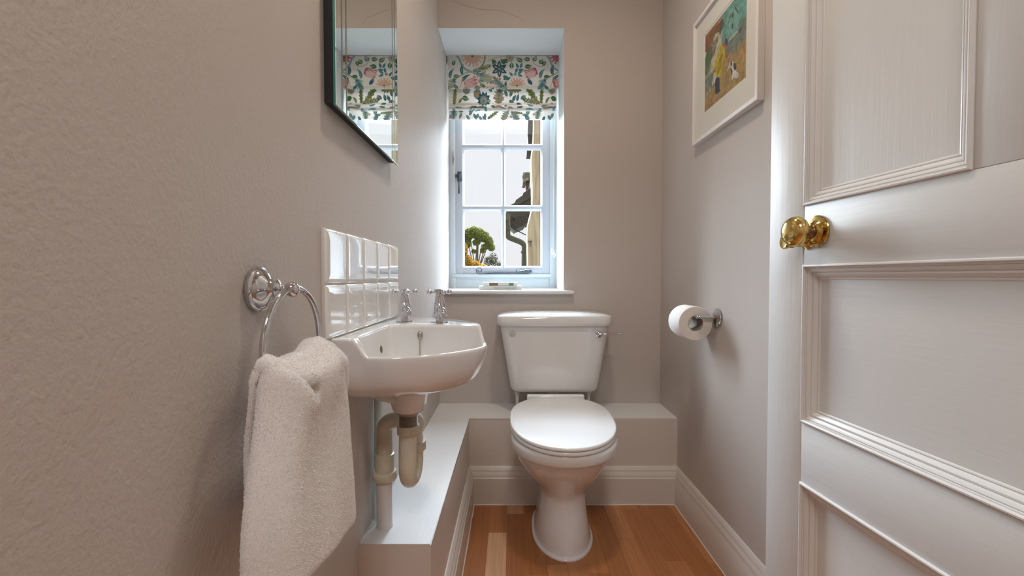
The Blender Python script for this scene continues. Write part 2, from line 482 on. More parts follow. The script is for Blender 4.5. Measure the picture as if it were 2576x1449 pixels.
# shapes drawn in fabric coordinates (u across in m, v down in m)
def leaf(u, v, ang, L, wd, col, vein=None, bend=0.):
    out = []; n = 9; up = []; lo = []
    for i in range(n+1):
        t = i/n; h = math.sin(PI*t**.8)*wd
        a = ang+bend*t
        cx = L*t*math.cos(ang+bend*t*.5); cy = L*t*math.sin(ang+bend*t*.5)
        up.append((u+cx-h*math.sin(a), v+cy+h*math.cos(a))); lo.append((u+cx+h*math.sin(a), v+cy-h*math.cos(a)))
    out.append((up+lo[::-1][1:-1], col))
    if vein:
        out.append((strip([(u+L*t*math.cos(ang+bend*t*.5), v+L*t*math.sin(ang+bend*t*.5)) for t in (.08, .3, .6, .9)], wd*.16), vein))
        for t in (.3, .45, .6, .75):
            bx, by = u+L*t*math.cos(ang+bend*t*.5), v+L*t*math.sin(ang+bend*t*.5)
            for sg in (-1, 1):
                a2 = ang+bend*t+sg*.8; q = wd*.75*math.sin(PI*t)
                out.append((strip([(bx, by), (bx+q*math.cos(a2), by+q*math.sin(a2))], wd*.07), vein))
    return out
def strip(pts, w):
    up = []; lo = []
    for i, (x, y) in enumerate(pts):
        x0, y0 = pts[max(i-1, 0)]; x1, y1 = pts[min(i+1, len(pts)-1)]
        d = math.hypot(x1-x0, y1-y0) or 1; nx, ny = -(y1-y0)/d, (x1-x0)/d
        up.append((x+nx*w, y+ny*w)); lo.append((x-nx*w, y-ny*w))
    return up+lo[::-1]
def curve2(P, per=5):
    return [(q.x, q.y) for q in catmull([Vector((a, b, 0)) for a, b in P], per)]
def flower_star(u, v, r, c1, c2, c3, n=6, rot=0):
    o = []
    for k in range(n):
        a = rot+2*PI*k/n; o += leaf(u+.12*r*math.cos(a), v+.12*r*math.sin(a), a, r*.95, r*.26, c1)
        o += leaf(u+.3*r*math.cos(a), v+.3*r*math.sin(a), a, r*.45, r*.10, c2)
    o.append(([(u+r*.25*math.cos(t*PI/4), v+r*.25*math.sin(t*PI/4)) for t in range(8)], c3)); return o
def rosette(u, v, r, c1, c2, c3, n=7):
    o = []
    for k in range(n):
        a = 2*PI*k/n; o.append(([(u+.55*r*math.cos(a)+.45*r*math.cos(t*PI/4), v+.55*r*math.sin(a)+.45*r*math.sin(t*PI/4)) for t in range(8)], c1))
    o.append(([(u+r*.6*math.cos(t*PI/5), v+r*.6*math.sin(t*PI/5)) for t in range(10)], c2))
    o.append(([(u+r*.2*math.cos(t*PI/3), v+r*.2*math.sin(t*PI/3)) for t in range(6)], c3)); return o
def tulip(u, v, a, s, c1='rose', c2='pink'):
    o = []
    def T(x, y): return (u+s*(x*math.cos(a)-y*math.sin(a)), v+s*(x*math.sin(a)+y*math.cos(a)))
    o.append(([T(*p) for p in ((0, -.25), (.25, -.42), (.6, -.40), (.9, -.42), (1.12, -.5), (1.0, -.28), (1.2, -.2), (1.02, -.05), (1.2, .08), (1.0, .18), (1.12, .42), (.85, .33), (.55, .42), (.22, .42), (0, .22))], c1))
    for y in (-.33, -.2, -.07, .07, .2, .33):
        o.append((strip([T(.02, y*.7), T(.4, y*1.1), T(.75, y*1.0), T(1.05, y*1.1)], s*.022), c2))
    o.append(([T(*p) for p in ((0, -.25), (.12, -.36), (.2, -.2), (.12, 0), (.2, .2), (.12, .36), (0, .22))], c2))
    for y in (-.44, -.17, .1, .38): o.append(([T(.85, y-.08), T(1.14, y), T(.85, y+.08)], c2))
    return o
def fan(u, v, a, r, c1='peach', c2='tan', n=7):
    o = []
    for k in range(n):
        b = a+(k-(n-1)/2)*.42
        o += leaf(u, v, b, r, r*.16, c1); o.append((strip([(u, v), (u+r*.95*math.cos(b), v+r*.95*math.sin(b))], r*.02), c2))
        o.append(([(u+r*math.cos(b+q), v+r*math.sin(b+q)) if j else (u+r*.8*math.cos(b), v+r*.8*math.sin(b)) for j, q in enumerate((0, .16, -.16))], c1))
    o.append(([(u+r*.14*math.cos(t*PI/4), v+r*.14*math.sin(t*PI/4)) for t in range(8)], 'teal')); return o
def acanthus(u, v, ang, L, wd, bend=0., c='sage', edge='lime', vein='teal'):
    o = []
    def ax(t): a = ang+bend*t*.5; return u+L*t*math.cos(a), v+L*t*math.sin(a)
    for gap, col in ((1.0, edge), (.86, c)):
        up = []; lo = []; n = 6
        for i in range(n):
            for tt, kk in ((0, .50), (.35, .62), (.72, 1.0), (.86, .80)):
                t = (i+tt)/n; a = ang+bend*t
                h = wd*gap*(.30+.70*math.sin(PI*(.12+.80*t)))*kk*(1-ss(.80, 1, t))
                x, y = ax(min(1, t+.03*(kk == 1.0)))
                up.append((x-h*math.sin(a), y+h*math.cos(a))); lo.append((x+h*math.sin(a), y-h*math.cos(a)))
        o.append((up+[ax(1.0 if gap == 1 else .96)]+lo[::-1], col))
    for k in range(1, 6):
        t = k/6.3; cx, cy = ax(t)
        for sg in (-1, 1): o += leaf(cx, cy, ang+bend*t+sg*.5, wd*.80, wd*.075, vein)
    o.append((strip([ax(t) for t in (0, .3, .6, .95)], wd*.05), vein))
    return o
def px(u, v): return (u/2246*.635-.035, (v-125)/1449*.435)   # photo crop scale -> metres
BW = .563
def fit(p): return ((p[0]-150)/(2150-150)*BW, (p[1]-130)/620*.175)
shapes = []
def A(fn, p, *a, **k):
    u, v = fit(p); shapes.extend(fn(u, v, *a, **k))
def stem(P, w, c): shapes.append((strip(curve2([fit(p) for p in P]), w), c))
K = .00028
for off in (0, 1640):
    stem([(300+off, 130), (350+off, 190), (400+off, 310), (470+off, 380), (600+off, 440)], .0050, 'sage')
    stem([(150+off, 590), (280+off, 540), (400+off, 480), (520+off, 430), (620+off, 440)], .0045, 'pale')
    A(leaf, (420+off, 480), math.radians(-125), 200*K, .0085, 'navy', 'sage', bend=1.3)
    A(leaf, (400+off, 610), math.radians(-75), 210*K, .0080, 'navy', 'sage', bend=1.2)
    A(leaf, (190+off, 540), math.radians(-110), 190*K, .0085, 'teal', 'sage', bend=1.5)
    A(leaf, (240+off, 500), math.radians(0), 130*K, .009, 'green', 'pale')
    A(leaf, (225+off, 310), math.radians(-60), 110*K, .009, 'green', 'pale')
    A(acanthus, (150+off, 760), math.radians(-60), 260*K, .024, c='blue', vein='navy')
    A(leaf, (320+off, 770), math.radians(-105), 160*K, .009, 'teal', 'sage', bend=-.6)
    stem([(340+off, 770), (380+off, 660), (405+off, 560), (410+off, 500)], .0014, 'tan')
A(fan, (590, 140), math.radians(95), 195*K, n=8)
A(fan, (2150, 120), math.radians(110), 170*K, c1='pink')
stem([(815, 130), (810, 220), (760, 320), (690, 380)], .0040, 'olive')
stem([(860, 240), (960, 190), (1100, 150), (1300, 160), (1420, 150)], .0016, 'tan')
stem([(650, 280), (665, 330), (675, 390)], .0018, 'peach')
A(acanthus, (700, 385), math.radians(-15), 250*K, .017, bend=-.2, c='olive', vein='green')
A(acanthus, (600, 400), math.radians(22), 440*K, .030, bend=.35)
A(acanthus, (1220, 740), math.radians(-150), 360*K, .024, bend=.5)
A(acanthus, (700, 600), math.radians(-20), 300*K, .018)
for p in ((1010, 550), (1085, 548), (985, 610), (660, 880)): A(rosette, p, .0065, 'pink', 'rose', 'pink', n=5)
A(flower_star, (1078, 370), 145*K, 'navy', 'tan', 'blue', n=6, rot=.5)
A(rosette, (1268, 172), 72*K, 'sage', 'tan', 'teal')
for p, a, l in (((1020, 290), -2.3, 120), ((1185, 280), -2.3, 130), ((1300, 360), -1.57, 120), ((1500, 240), -2.6, 140), ((1640, 190), 3.1, 130), ((1700, 230), -1.1, 120), ((1540, 335), -.25, 130), ((1810, 280), -1.0, 110), ((1150, 200), .6, 100)):
    A(leaf, p, a, l*K, .0115, 'green', 'pale')
stem([(1660, 130), (1680, 200), (1710, 270), (1790, 310), (1900, 330)], .0016, 'tan')
stem([(1370, 460), (1390, 400), (1440, 380), (1500, 385)], .0012, 'blue')
for p, a in (((1320, 500), -2.2), ((1375, 440), -1.3), ((1430, 350), -2.1), ((1460, 350), -1.25), ((1420, 385), -.05), ((1410, 450), -.5), ((1410, 470), .3), ((1140, 500), .1), ((1200, 570), -.6), ((1150, 560), -.5), ((1190, 680), -1.5), ((1095, 730), -.9)):
    A(leaf, p, a, 105*K, .0065, 'teal', 'blue')
A(rosette, (1365, 460), .009, 'sage', 'blue', 'tan')
stem([(1150, 460), (1230, 510), (1300, 530)], .0013, 'tan')
A(tulip, (1760, 395), math.radians(158), 210*K, 'rose', 'pink')
A(tulip, (445, 660), math.radians(-14), 225*K, 'rose', 'pink')
A(tulip, (2060, 660), math.radians(-14), 225*K, 'rose', 'pink')
A(fan, (1400, 670), math.radians(-90), 150*K)
stem([(1390, 680), (1390, 760)], .0014, 'tan')
A(leaf, (1680, 640), math.radians(-150), 150*K, .0095, 'navy', 'sage', bend=1.0)
A(leaf, (820, 710), math.radians(-140), 130*K, .010, 'green', 'pale'); A(leaf, (620, 750), math.radians(-15), 140*K, .010, 'green', 'pale')
for k in range(5):
    a0 = 800+k*55; shapes.append((strip(curve2([fit((a0, 740)), fit((a0+15, 700)), fit((a0+50, 700)), fit((a0+60, 740))], 3), .0009), 'pink'))
A(leaf, (1700, 150), .6, 90*K, .009, 'sage')
# lower tiers: v continues below .175
def B(fn, p, *a, **k):
    u = (p[0]-150)/2000*BW; v = .175+(p[1]-765)/265*.075
    shapes.extend(fn(u, v, *a, **k))
B(acanthus, (250, 1030), math.radians(-85), 270*K, .014, c='olive', vein='green')
B(rosette, (480, 800), .021, 'sage', 'tan', 'teal'); B(rosette, (680, 865), .021, 'sage', 'tan', 'teal')
for q in (0, 1640):
    B(leaf, (400+q, 905), math.radians(15), 130*K, .010, 'green', 'pale')
B(flower_star, (800, 960), .035, 'navy', 'sage', 'cream', n=11); B(rosette, (800, 965), .022, 'sage', 'cream', 'green')
B(acanthus, (1060, 1010), math.radians(-80), 260*K, .032, c='sage', vein='teal')
for p in ((1080, 860), (995, 920), (1150, 930), (1110, 975), (2060, 1000)): B(rosette, p, .0065, 'pink', 'rose', 'pink', n=5)
for p, a in (((1240, 900), -2.2), ((1280, 900), -1.0), ((1260, 960), .2), ((1330, 960), -.9), ((1410, 960), -1.2), ((1480, 930), -.4), ((1400, 1000), .3), ((950, 840), -2.3), ((920, 820), -1.0), ((1700, 800), 3.1), ((1790, 790), -1.0), ((1750, 850), 3.0)):
    B(leaf, p, a, 110*K, .0075, 'teal', 'sage')
B(acanthus, (1830, 1010), math.radians(-135), 380*K, .018, c='olive', vein='green')
B(acanthus, (1820, 1000), math.radians(-168), 330*K, .016, c='olive', vein='green')
B(acanthus, (1860, 1000), math.radians(-85), 270*K, .014, c='olive', vein='green')
B(acanthus, (1180, 790), math.radians(5), 330*K, .016, c='olive', vein='green')
B(rosette, (2060, 800), .02, 'tan', 'sage', 'teal')
B(leaf, (340, 1000), math.radians(-80), 120*K, .006, 'olive', bend=1.2); B(leaf, (1950, 990), math.radians(-80), 120*K, .006, 'olive', bend=1.2)
# the two pinched folds
rr = random.Random(3)
for k in range(26):
    shapes.extend(leaf(rr.uniform(0, BW), .262+rr.uniform(0, .02), rr.uniform(-.4, .4)+rr.choice((0, PI)), rr.uniform(.02, .045), rr.uniform(.004, .008), rr.choice(['teal', 'blue', 'green', 'sage', 'peach', 'pale', 'olive']), 'sage'))
# hem tier v .29 .. .345
def Cc(fn, p, *a, **k):
    u = (p[0]-150)/1930*BW; v = .29+(p[1]-1125)/185*.055
    shapes.extend(fn(u, v, *a, **k))
for (x, a) in ((240, -1.6), (160, .7), (230, 1.0), (330, -.4), (380, 1.9), (470, 1.0), (520, -1.2), (540, -.8), (600, 1.1), (520, -1.0), (620, -.5), (700, 1.0), (760, .8), (690, 2.0), (820, -1.6), (810, 1.6), (1490, 0), (1560, 1.5), (1600, 1.6), (1900, 2.0), (1960, 1.1), (2030, -1.4), (2060, 2.1)):
    Cc(leaf, (x, 1150+rr.uniform(0, 100)), a, 125*K, .0072, rr.choice(['teal', 'blue', 'blue']), 'sage')
Cc(acanthus, (860, 1290), math.radians(-35), 280*K, .012, c='olive', vein='blue'); Cc(acanthus, (1240, 1130), math.radians(120), 260*K, .022, vein='blue')
Cc(acanthus, (1300, 1140), math.radians(60), 260*K, .024, vein='blue'); Cc(acanthus, (1500, 1200), math.radians(185), 240*K, .010, c='olive', vein='green')
Cc(acanthus, (1760, 1290), math.radians(-80), 220*K, .022, vein='teal'); Cc(acanthus, (230, 1290), math.radians(-85), 200*K, .022, vein='teal')
for p in ((1150, 1160), (1330, 1170), (1280, 1255), (1700, 1215), (160, 1275)): Cc(rosette, p, .0065, 'pink', 'rose', 'pink', n=5)
Cc(leaf, (1590, 1130), 1.5, 110*K, .010, 'green', 'pale')

XB0 = XL+.010
def clip(poly, axis, lo, hi):
    for (val, sg) in ((lo, 1), (hi, -1)):
        out = []
        n = len(poly)
        for i in range(n):
            a, b = poly[i], poly[(i+1) % n]
            da, db = sg*(a[axis]-val), sg*(b[axis]-val)
            if da >= 0: out.append(a)
            if (da >= 0) != (db >= 0):
                t = da/(da-db); out.append((a[0]+(b[0]-a[0])*t, a[1]+(b[1]-a[1])*t))
        poly = out
        if len(poly) < 3: return None
    return poly
def tier(name, v0, v1, prof, x1, sag=0., seed=1):
    """prof: list of (v, y, z) down the cloth; x1: right edge"""
    bm = NB(); NU = 60; rows = []
    W = x1-XB0
    rg = random.Random(seed); ph = rg.uniform(0, 6)
    def surf(u, v, lift=0.):
        for (a, b) in zip(prof, prof[1:]):
            if v <= b[0] or b is prof[-1]:
                t = max(0, min(1, (v-a[0])/(b[0]-a[0]))); y = a[1]+(b[1]-a[1])*t; z = a[2]+(b[2]-a[2])*t
                ty, tz = b[1]-a[1], b[2]-a[2]; l = math.hypot(ty, tz)
                ny, nz = (tz/l, -ty/l)          # facing the room (-y)
                if ny > 0: ny, nz = -ny, -nz
                break
        k = (v-v0)/(v1-v0)
        y += .0018*math.sin(u*28+ph)*k+.001*math.sin(u*61+ph*2)*k
        z += .0012*math.sin(u*9+ph)
        return (XB0+u/BW*W, y+ny*lift, z+nz*lift)
    vs = [v for v, _, _ in prof]
    fine = []
    for a, b in zip(vs, vs[1:]):
        n = max(1, int((b-a)/.012)); fine += [a+(b-a)*i/n for i in range(n)]
    fine.append(vs[-1])
    loft(bm, [[surf(BW*i/NU, v) for i in range(NU+1)] for v in fine], closed=False)
    from mathutils.geometry import tessellate_polygon
    placed = []
    for poly, c in shapes:
        x0, x9 = min(p[0] for p in poly), max(p[0] for p in poly); w0, w9 = min(p[1] for p in poly), max(p[1] for p in poly)
        if x9 < 0 or x0 > BW or w9 < v0 or w0 > v1: continue
        lv = 1+max([q[4] for q in placed if q[0] < x9 and q[1] > x0 and q[2] < w9 and q[3] > w0] or [0])
        placed.append((x0, x9, w0, w9, lv))
        P3 = [Vector((p[0], p[1], 0)) for p in poly]
        for tri in tessellate_polygon([P3]):
            t3 = [poly[i] if isinstance(i, int) else (i[0], i[1]) for i in tri]
            q = clip(t3, 0, 0, BW)
            if q: q = clip(q, 1, v0, v1)
            if not q: continue
            for a_, b_ in zip(fine, fine[1:]):
                s_ = clip(q, 1, a_, b_)
                if not s_ or max(p[1] for p in s_)-min(p[1] for p in s_) < 1e-6: continue
                f = bm.faces.new([bm.verts.new(surf(p[0], p[1], .00012+min(lv, 24)*.00003)) for p in s_]); f.material_index = CN.index(c)
    o = bpy.data.meshes.new(name)
    bmesh.ops.triangulate(bm, faces=[f for f in bm.faces if len(f.verts) > 4], ngon_method='EAR_CLIP')
    bm.to_mesh(o); bm.free()
    for m in FAB: o.materials.append(m)
    ob = bpy.data.objects.new(name, o); link(ob); rel(ob, blind); return ob
def BZ(py, Y=2.335): return at(1268, py, Y).z
zt = WZ1-.002
tier('fabric_tier', 0, .175, [(0, 2.331, zt), (.03, 2.329, zt-.03), (.15, 2.325, BZ(217)), (.172, 2.322, BZ(225.5)), (.175, 2.324, BZ(226.5))], WXR-.001)
tier('fabric_tier', .175, .25, [(.175, 2.350, BZ(214)), (.178, 2.350, BZ(217)), (.235, 2.345, BZ(256)), (.247, 2.338, BZ(261)), (.25, 2.340, BZ(263))], WXR-.008, seed=2)
tier('fabric_fold', .25, .292, [(.25, 2.346, BZ(258)), (.262, 2.337, BZ(265.5)), (.268, 2.332, BZ(268.5)), (.272, 2.340, BZ(269.5)), (.281, 2.336, BZ(272.5)), (.287, 2.332, BZ(276.0)), (.290, 2.338, BZ(277.0)), (.292, 2.346, BZ(277.5))], WXR-.012, seed=3)
tier('fabric_hem', .29, .345, [(.29, 2.362, BZ(266, 2.355)), (.296, 2.357, BZ(276, 2.355)), (.339, 2.352, BZ(299, 2.355)), (.345, 2.354, BZ(302, 2.355))], WXR-.018, seed=4)
bm = NB(); box(bm, XL+.004, WXR-.003, 2.334, 2.368, zt-.035, zt, bev=.002)
rel(obj('headrail', bm, mat('blue_white_rail', (.6, .7, .72, 1), .4)), blind)
# lining cord and bead chain loop
bm = NB()
xa, xb = at(1392, 400, 2.36).x, at(1400.5, 400, 2.36).x
def bead(x, y, z):
    r = .0015
    vs = [bm.verts.new((x+a*r, y+b*r, z+c*r)) for a, b, c in ((1, 0, 0), (-1, 0, 0), (0, 1, 0), (0, -1, 0), (0, 0, 1), (0, 0, -1))]
    for i, j, k_ in ((0, 2, 4), (2, 1, 4), (1, 3, 4), (3, 0, 4), (2, 0, 5), (1, 2, 5), (3, 1, 5), (0, 3, 5)): bm.faces.new((vs[i], vs[j], vs[k_]))
z = 2.0
zlow = at(1392, 640, 2.36).z
while z > zlow:
    bead(xb+.002*0, 2.362, z)
    bead(xa+(xb-xa)*max(0, 1-(2.0-z)/.9)*.3, 2.360, z); z -= .0042
for i in range(12):
    a = PI+PI*i/11; bead((xa+xb)/2+(xb-xa)/2*math.cos(a), 2.361, zlow+(xb-xa)/2*math.sin(a))
ch = rel(obj('bead_chain', bm, M_cable, smooth=60), blind)
bm = NB()
tube(bm, [(xa-.006, 2.356, zlow+.03), (xa-.010, 2.352, zlow+.012), (xa-.004, 2.352, zlow-.006), (xa+.006, 2.354, zlow+.004), (xa+.004, 2.356, zlow+.022)], .0022, 6)
tube(bm, [(xa-.010, 2.352, zlow+.008), (xa+.012, 2.350, zlow+.002), (xa+.004, 2.352, zlow-.018)], .002, 6)
sd = obj('chain_clip', bm, mat('clear_plastic_clip', (.85, .88, .9, 1), .15)); rel(sd, blind)

# ------------------------------------------------------------------ books on the sill
def text_mesh(name, body, size, M, m, parent=None, ext=.0001, root=None):
    cu = bpy.data.curves.new(name, 'FONT'); cu.body = body; cu.size = size; cu.extrude = ext; cu.resolution_u = 3
    cu.align_x = 'LEFT'; tmp = bpy.data.objects.new('tmp_text', cu); COL.objects.link(tmp)
    dg = bpy.context.evaluated_depsgraph_get(); me = bpy.data.meshes.new_from_object(tmp.evaluated_get(dg))
    bpy.data.objects.remove(tmp); me.transform(M); me.name = name; me.materials.clear(); me.materials.append(m)
    o = bpy.data.objects.new(name, me); link(o)
    if root is not None: rel(o, root)
    return o
def book(name, x0, x1, y0, dep, z0, th, cover, label, group):
    root = tag(empty(name, ((x0+x1)/2, y0+dep/2, z0)), label, 'book', group)
    bm = NB(); t = .0018
    box(bm, x0, x1, y0, y0+dep, z0, z0+t, bev=.0005); box(bm, x0, x1, y0, y0+dep, z0+th-t, z0+th, bev=.0005); box(bm, x0, x1, y0, y0+t, z0+t*.5, z0+th-t*.5, bev=.0004)
    rel(obj('cover', bm, cover), root)
    bm = NB(); box(bm, x0+.003, x1-.003, y0+t, y0+dep-.003, z0+t, z0+th-t)
    rel(obj('page_block', bm, mat('ivory_pages', (.80, .76, .66, 1), .9, bump=(1., .1, .001, (2, 2, 900), 1))), root)
    return root
YK = 2.115
q0, q1 = at(1204.5, 724, YK), at(1312.5, 724, YK)
lb = book('book', q0.x, q1.x, YK, .135, .8703, .0180, mat('pale_grey_book_cover', (.70, .74, .72, 1), .35), 'larger pale book lying at the bottom of the window sill pile', 'books on the window sill')
rx = Matrix.Rotation(PI/2, 4, 'X')
text_mesh('title_lettering', 'TREASURY of GARDEN VERSE', .0098, Matrix.Translation((q0.x+.069, YK-.0002, .8703+.0055)) @ rx @ Matrix.Diagonal((.82, 1, 1, 1)), mat('brown_title_ink', (.30, .22, .20, 1), .6), root=lb)
r0, r1 = at(1215.5, 714, YK+.004), at(1301.5, 714, YK+.004)
z2 = .8703+.0181
ub = book('book', r0.x, r1.x, YK+.004, .122, z2, .0165, mat('white_book_cover', (.80, .80, .80, 1), .35), 'smaller book with brown and green spine blocks on top of the pile', 'books on the window sill')
bm = NB(); Wd = r1.x-r0.x
box(bm, r0.x+Wd*.18, r0.x+Wd*.43, YK+.0036, YK+.0045, z2+.0012, z2+.0148, mi=0); box(bm, r0.x+Wd*.745, r0.x+Wd*.89, YK+.0036, YK+.0045, z2+.0012, z2+.0148, mi=1)
for k in range(12):
    xx = r0.x+Wd*(.445+k*.024)
    for zz in (z2+.0016, z2+.0132): box(bm, xx, xx+Wd*.010, YK+.0036, YK+.0045, zz, zz+.002, mi=2)
sp = obj('spine_print', bm, [mat('brown_print', (.20, .12, .07, 1), .5), mat('green_print', (.10, .30, .19, 1), .5), mat('dark_print', (.08, .07, .1, 1), .5)]); rel(sp, ub)
bm = NB(); tube(bm, catmull([(r1.x-.002, YK+.02, z2+.008), (r1.x+.005, YK+.018, z2+.009), (r1.x+.010, YK+.014, z2+.006), (r1.x+.013, YK+.012, z2+.0025)], 4), .0028, 6, flat=(1, .35))
rb = obj('ribbon', bm, mat('orange_ribbon', (.75, .42, .08, 1), .6)); rel(rb, ub); rb['label'] = 'orange ribbon bookmark'

# ------------------------------------------------------------------ tiled splashback
sp = tag(empty('tile_splashback', (XL, 1.05, .917)), 'two rows of glossy white tiles on the left wall above the basin', 'splashback')
TX, T0, TP = -.3245, .7955, .1015
bm = NB(); box(bm, XL-.001, XL+.0052, T0-.001, T0+5*TP-.001, .814, 1.0165, bev=.001)
rel(obj('grout', bm, M_grout), sp)
bm = NB(); rg = random.Random(11)
for i in range(5):
    for j in range(2):
        a0 = T0+i*TP+.0008; a1 = a0+TP-.0016; b0 = .9172+(j-1)*.1+.0008; b1 = b0+.0984
        tx, tz = rg.uniform(-.0006, .0006), rg.uniform(-.0006, .0006)
        prof = [(0, 0), (0, .0035), (.0010, .0058), (.0028, .0074), (.0055, .0082), (.0085, .0085), (.02, .00853), (.045, .00855)]
        loops = []
        n = 8
        for ins, h in prof:
            pts = []
            y0_, y1_, z0_, z1_ = a0+ins, a1-ins, b0+ins, b1-ins
            r = max(.0002, .003-ins*.03)
            for (cy, cz, s0) in ((y0_+r, z0_+r, PI), (y1_-r, z0_+r, 1.5*PI), (y1_-r, z1_-r, 0), (y0_+r, z1_-r, PI/2)):
                for k in range(4):
                    a = s0+PI/2*k/3; yy, zz = cy+r*math.cos(a), cz+r*math.sin(a)
                    pts.append((XL+h+(tx*(yy-a0)/TP+tz*(zz-b0)/TP if h > .005 else 0), yy, zz))
            loops.append(pts)
        loft(bm, loops, cap1=True)
rel(obj('tile', bm, M_tile, smooth=50), sp)

# ------------------------------------------------------------------ wash basin
basin = tag(empty('wash_basin', (-.2, 1.03, .64)), 'small white wall-hung basin with two chrome taps below the tiles', 'basin')
ZD, ZLo = .818, .7835
C0 = Vector((-.200, .985, 0))
outer = [(-.333, .822), (-.318, .8165), (-.295, .8175), (-.266, .8235), (-.209, .828), (-.145, .853), (-.088, .905), (-.060, .950), (-.0545, .99), (-.063, 1.05), (-.0795, 1.10), (-.098, 1.135), (-.146, 1.2), (-.20, 1.240), (-.255, 1.263), (-.333, 1.276)]
inner = [(-.2895, .852), (-.274, .8375), (-.245, .834), (-.209, .838), (-.150, .862), (-.097, .911), (-.071, .955), (-.066, .99), (-.072, 1.02), (-.083, 1.042), (-.105, 1.0495), (-.15, 1.052), (-.21, 1.054), (-.268, 1.0535), (-.2865, 1.040), (-.2895, .94)]
def dense(P, closed_straight=False):
    return [Vector((q.x, q.y, 0)) for q in catmull([Vector((x, y, 0)) for x, y in P], 10, closed=not closed_straight)]
def radial(poly, N, c):
    out = []
    n = len(poly)
    for i in range(N):
        a = 2*PI*i/N; d = Vector((math.cos(a), math.sin(a), 0)); best = None
        for k in range(n):
            p, q = poly[k]-c, poly[(k+1) % n]-c; e = q-p
            den = d.x*e.y-d.y*e.x
            if abs(den) < 1e-12: continue
            t = (p.x*e.y-p.y*e.x)/den; s_ = (p.x*d.y-p.y*d.x)/den
            if t > 0 and -1e-9 <= s_ <= 1+1e-9: best = t if best is None else max(best, t)
        out.append(c+d*(best or .01))
    return out
NR = 192
oo = dense(outer, True)
O_ = radial(oo, NR, C0); I_ = radial(dense(inner), NR, C0)
def zr(p):
    far = ss(1.055, 1.11, p.y+.0*(p.x)) if p.x > -.12 else 1.0 if p.y > 1.0 else 0
    far = max(ss(1.045, 1.10, p.y), 0)
    wall = ss(-.258, -.290, p.x)**1.6
    w = max(far, wall)
    return ZLo+(ZD-ZLo)*w - .000*(1-w)
def zin(p):
    far = ss(.985, 1.045, p.y) if p.x > -.14 else ss(1.0, 1.045, p.y)
    wall = ss(-.258, -.2855, p.x)**1.6
    return ZLo+(ZD-ZLo)*max(far, wall)
def mixv(a, b, t): return a+(b-a)*t
loops = []
BC = Vector((-.228, 1.0, 0))
# underside from the outlet boss outwards
for r, z in ((.0335, .6365), (.0365, .642), (.0395, .656), (.0425, .672), (.0445, .680)):
    loops.append([Vector((BC.x+r*math.cos(2*PI*i/NR), BC.y+r*math.sin(2*PI*i/NR), z)) for i in range(NR)])
def shrink(i, k, z):
    p = mixv(BC, O_[i], k)
    if O_[i].x < -.325: p.x = mixv(BC, O_[i], min(1, k*1.12)).x
    p.x = max(p.x, XL); return Vector((p.x, p.y, z))
for k, z in ((.42, .6865), (.60, .693), (.74, .7005), (.84, .711), (.91, .727), (.955, .745), (.98, .760)):
    loops.append([shrink(i, k, z) for i in range(NR)])
def orim(k, dz): return [Vector((mixv(BC, O_[i], k).x, mixv(BC, O_[i], k).y, zr(O_[i])+dz)) for i in range(NR)]
loops.append(orim(.992, -.016)); loops.append(orim(.999, -.008)); loops.append(orim(1.0, -.004)); loops.append(orim(.996, -.0012)); loops.append(orim(.988, 0))
# across the rim
for t in (.35, .7):
    row = []
    for i in range(NR):
        a = mixv(BC, O_[i], .988); b = mixv(C0, I_[i], 1.03); p = mixv(a, b, t); row.append(Vector((p.x, p.y, mixv(zr(O_[i]), zin(I_[i]), ss(0, 1, t))+.0002)))
    loops.append(row)
loops.append([Vector((mixv(C0, I_[i], 1.02).x, mixv(C0, I_[i], 1.02).y, zin(I_[i]))) for i in range(NR)])
loops.append([Vector((I_[i].x, I_[i].y, zin(I_[i])-.0015)) for i in range(NR)])
loops.append([Vector((mixv(C0, I_[i], .985).x, mixv(C0, I_[i], .985).y, zin(I_[i])-.006)) for i in range(NR)])
DC = Vector((-.215, 1.0, 0))
for k, z in ((.955, .772), (.92, .760), (.86, .746), (.76, .731), (.6, .718), (.4, .711), (.2, .706), (.13, .705), (.12, .698)):
    loops.append([Vector((mixv(DC, I_[i], k).x, mixv(DC, I_[i], k).y, min(z, zin(I_[i])-.008))) for i in range(NR)])
bm = NB(); loft(bm, loops, cap0=True, cap1=True)
# wall bracket lobe behind the outlet
lo = []
for x, r in ((XL, .030), (-.29, .031), (-.25, .034), (-.235, .036)):
    t = (x-XL)/(BC.x-XL); lo.append([(x, BC.y+r*math.cos(a), .684-.022*t+(-.012-.008*t)*math.sin(a)) for a in [2*PI*i/24 for i in range(24)]])
loft(bm, lo, cap0=True, cap1=True)
rel(obj('bowl', bm, M_porc, smooth=60), basin)
bm = NB(); lathe(bm, [(.0, .0), (.0085, .0), (.0075, .0014), (0, .0018)], 20, frame_to((1, 0, .1), (-.2862, .990, .772)) @ Matrix.Diagonal((1.1, 1, 1, 1)))
o = rel(obj('overflow_hole', bm, mat('dark_overflow', (.16, .13, .11, 1), .6)), basin); o['label'] = 'dark round overflow hole'
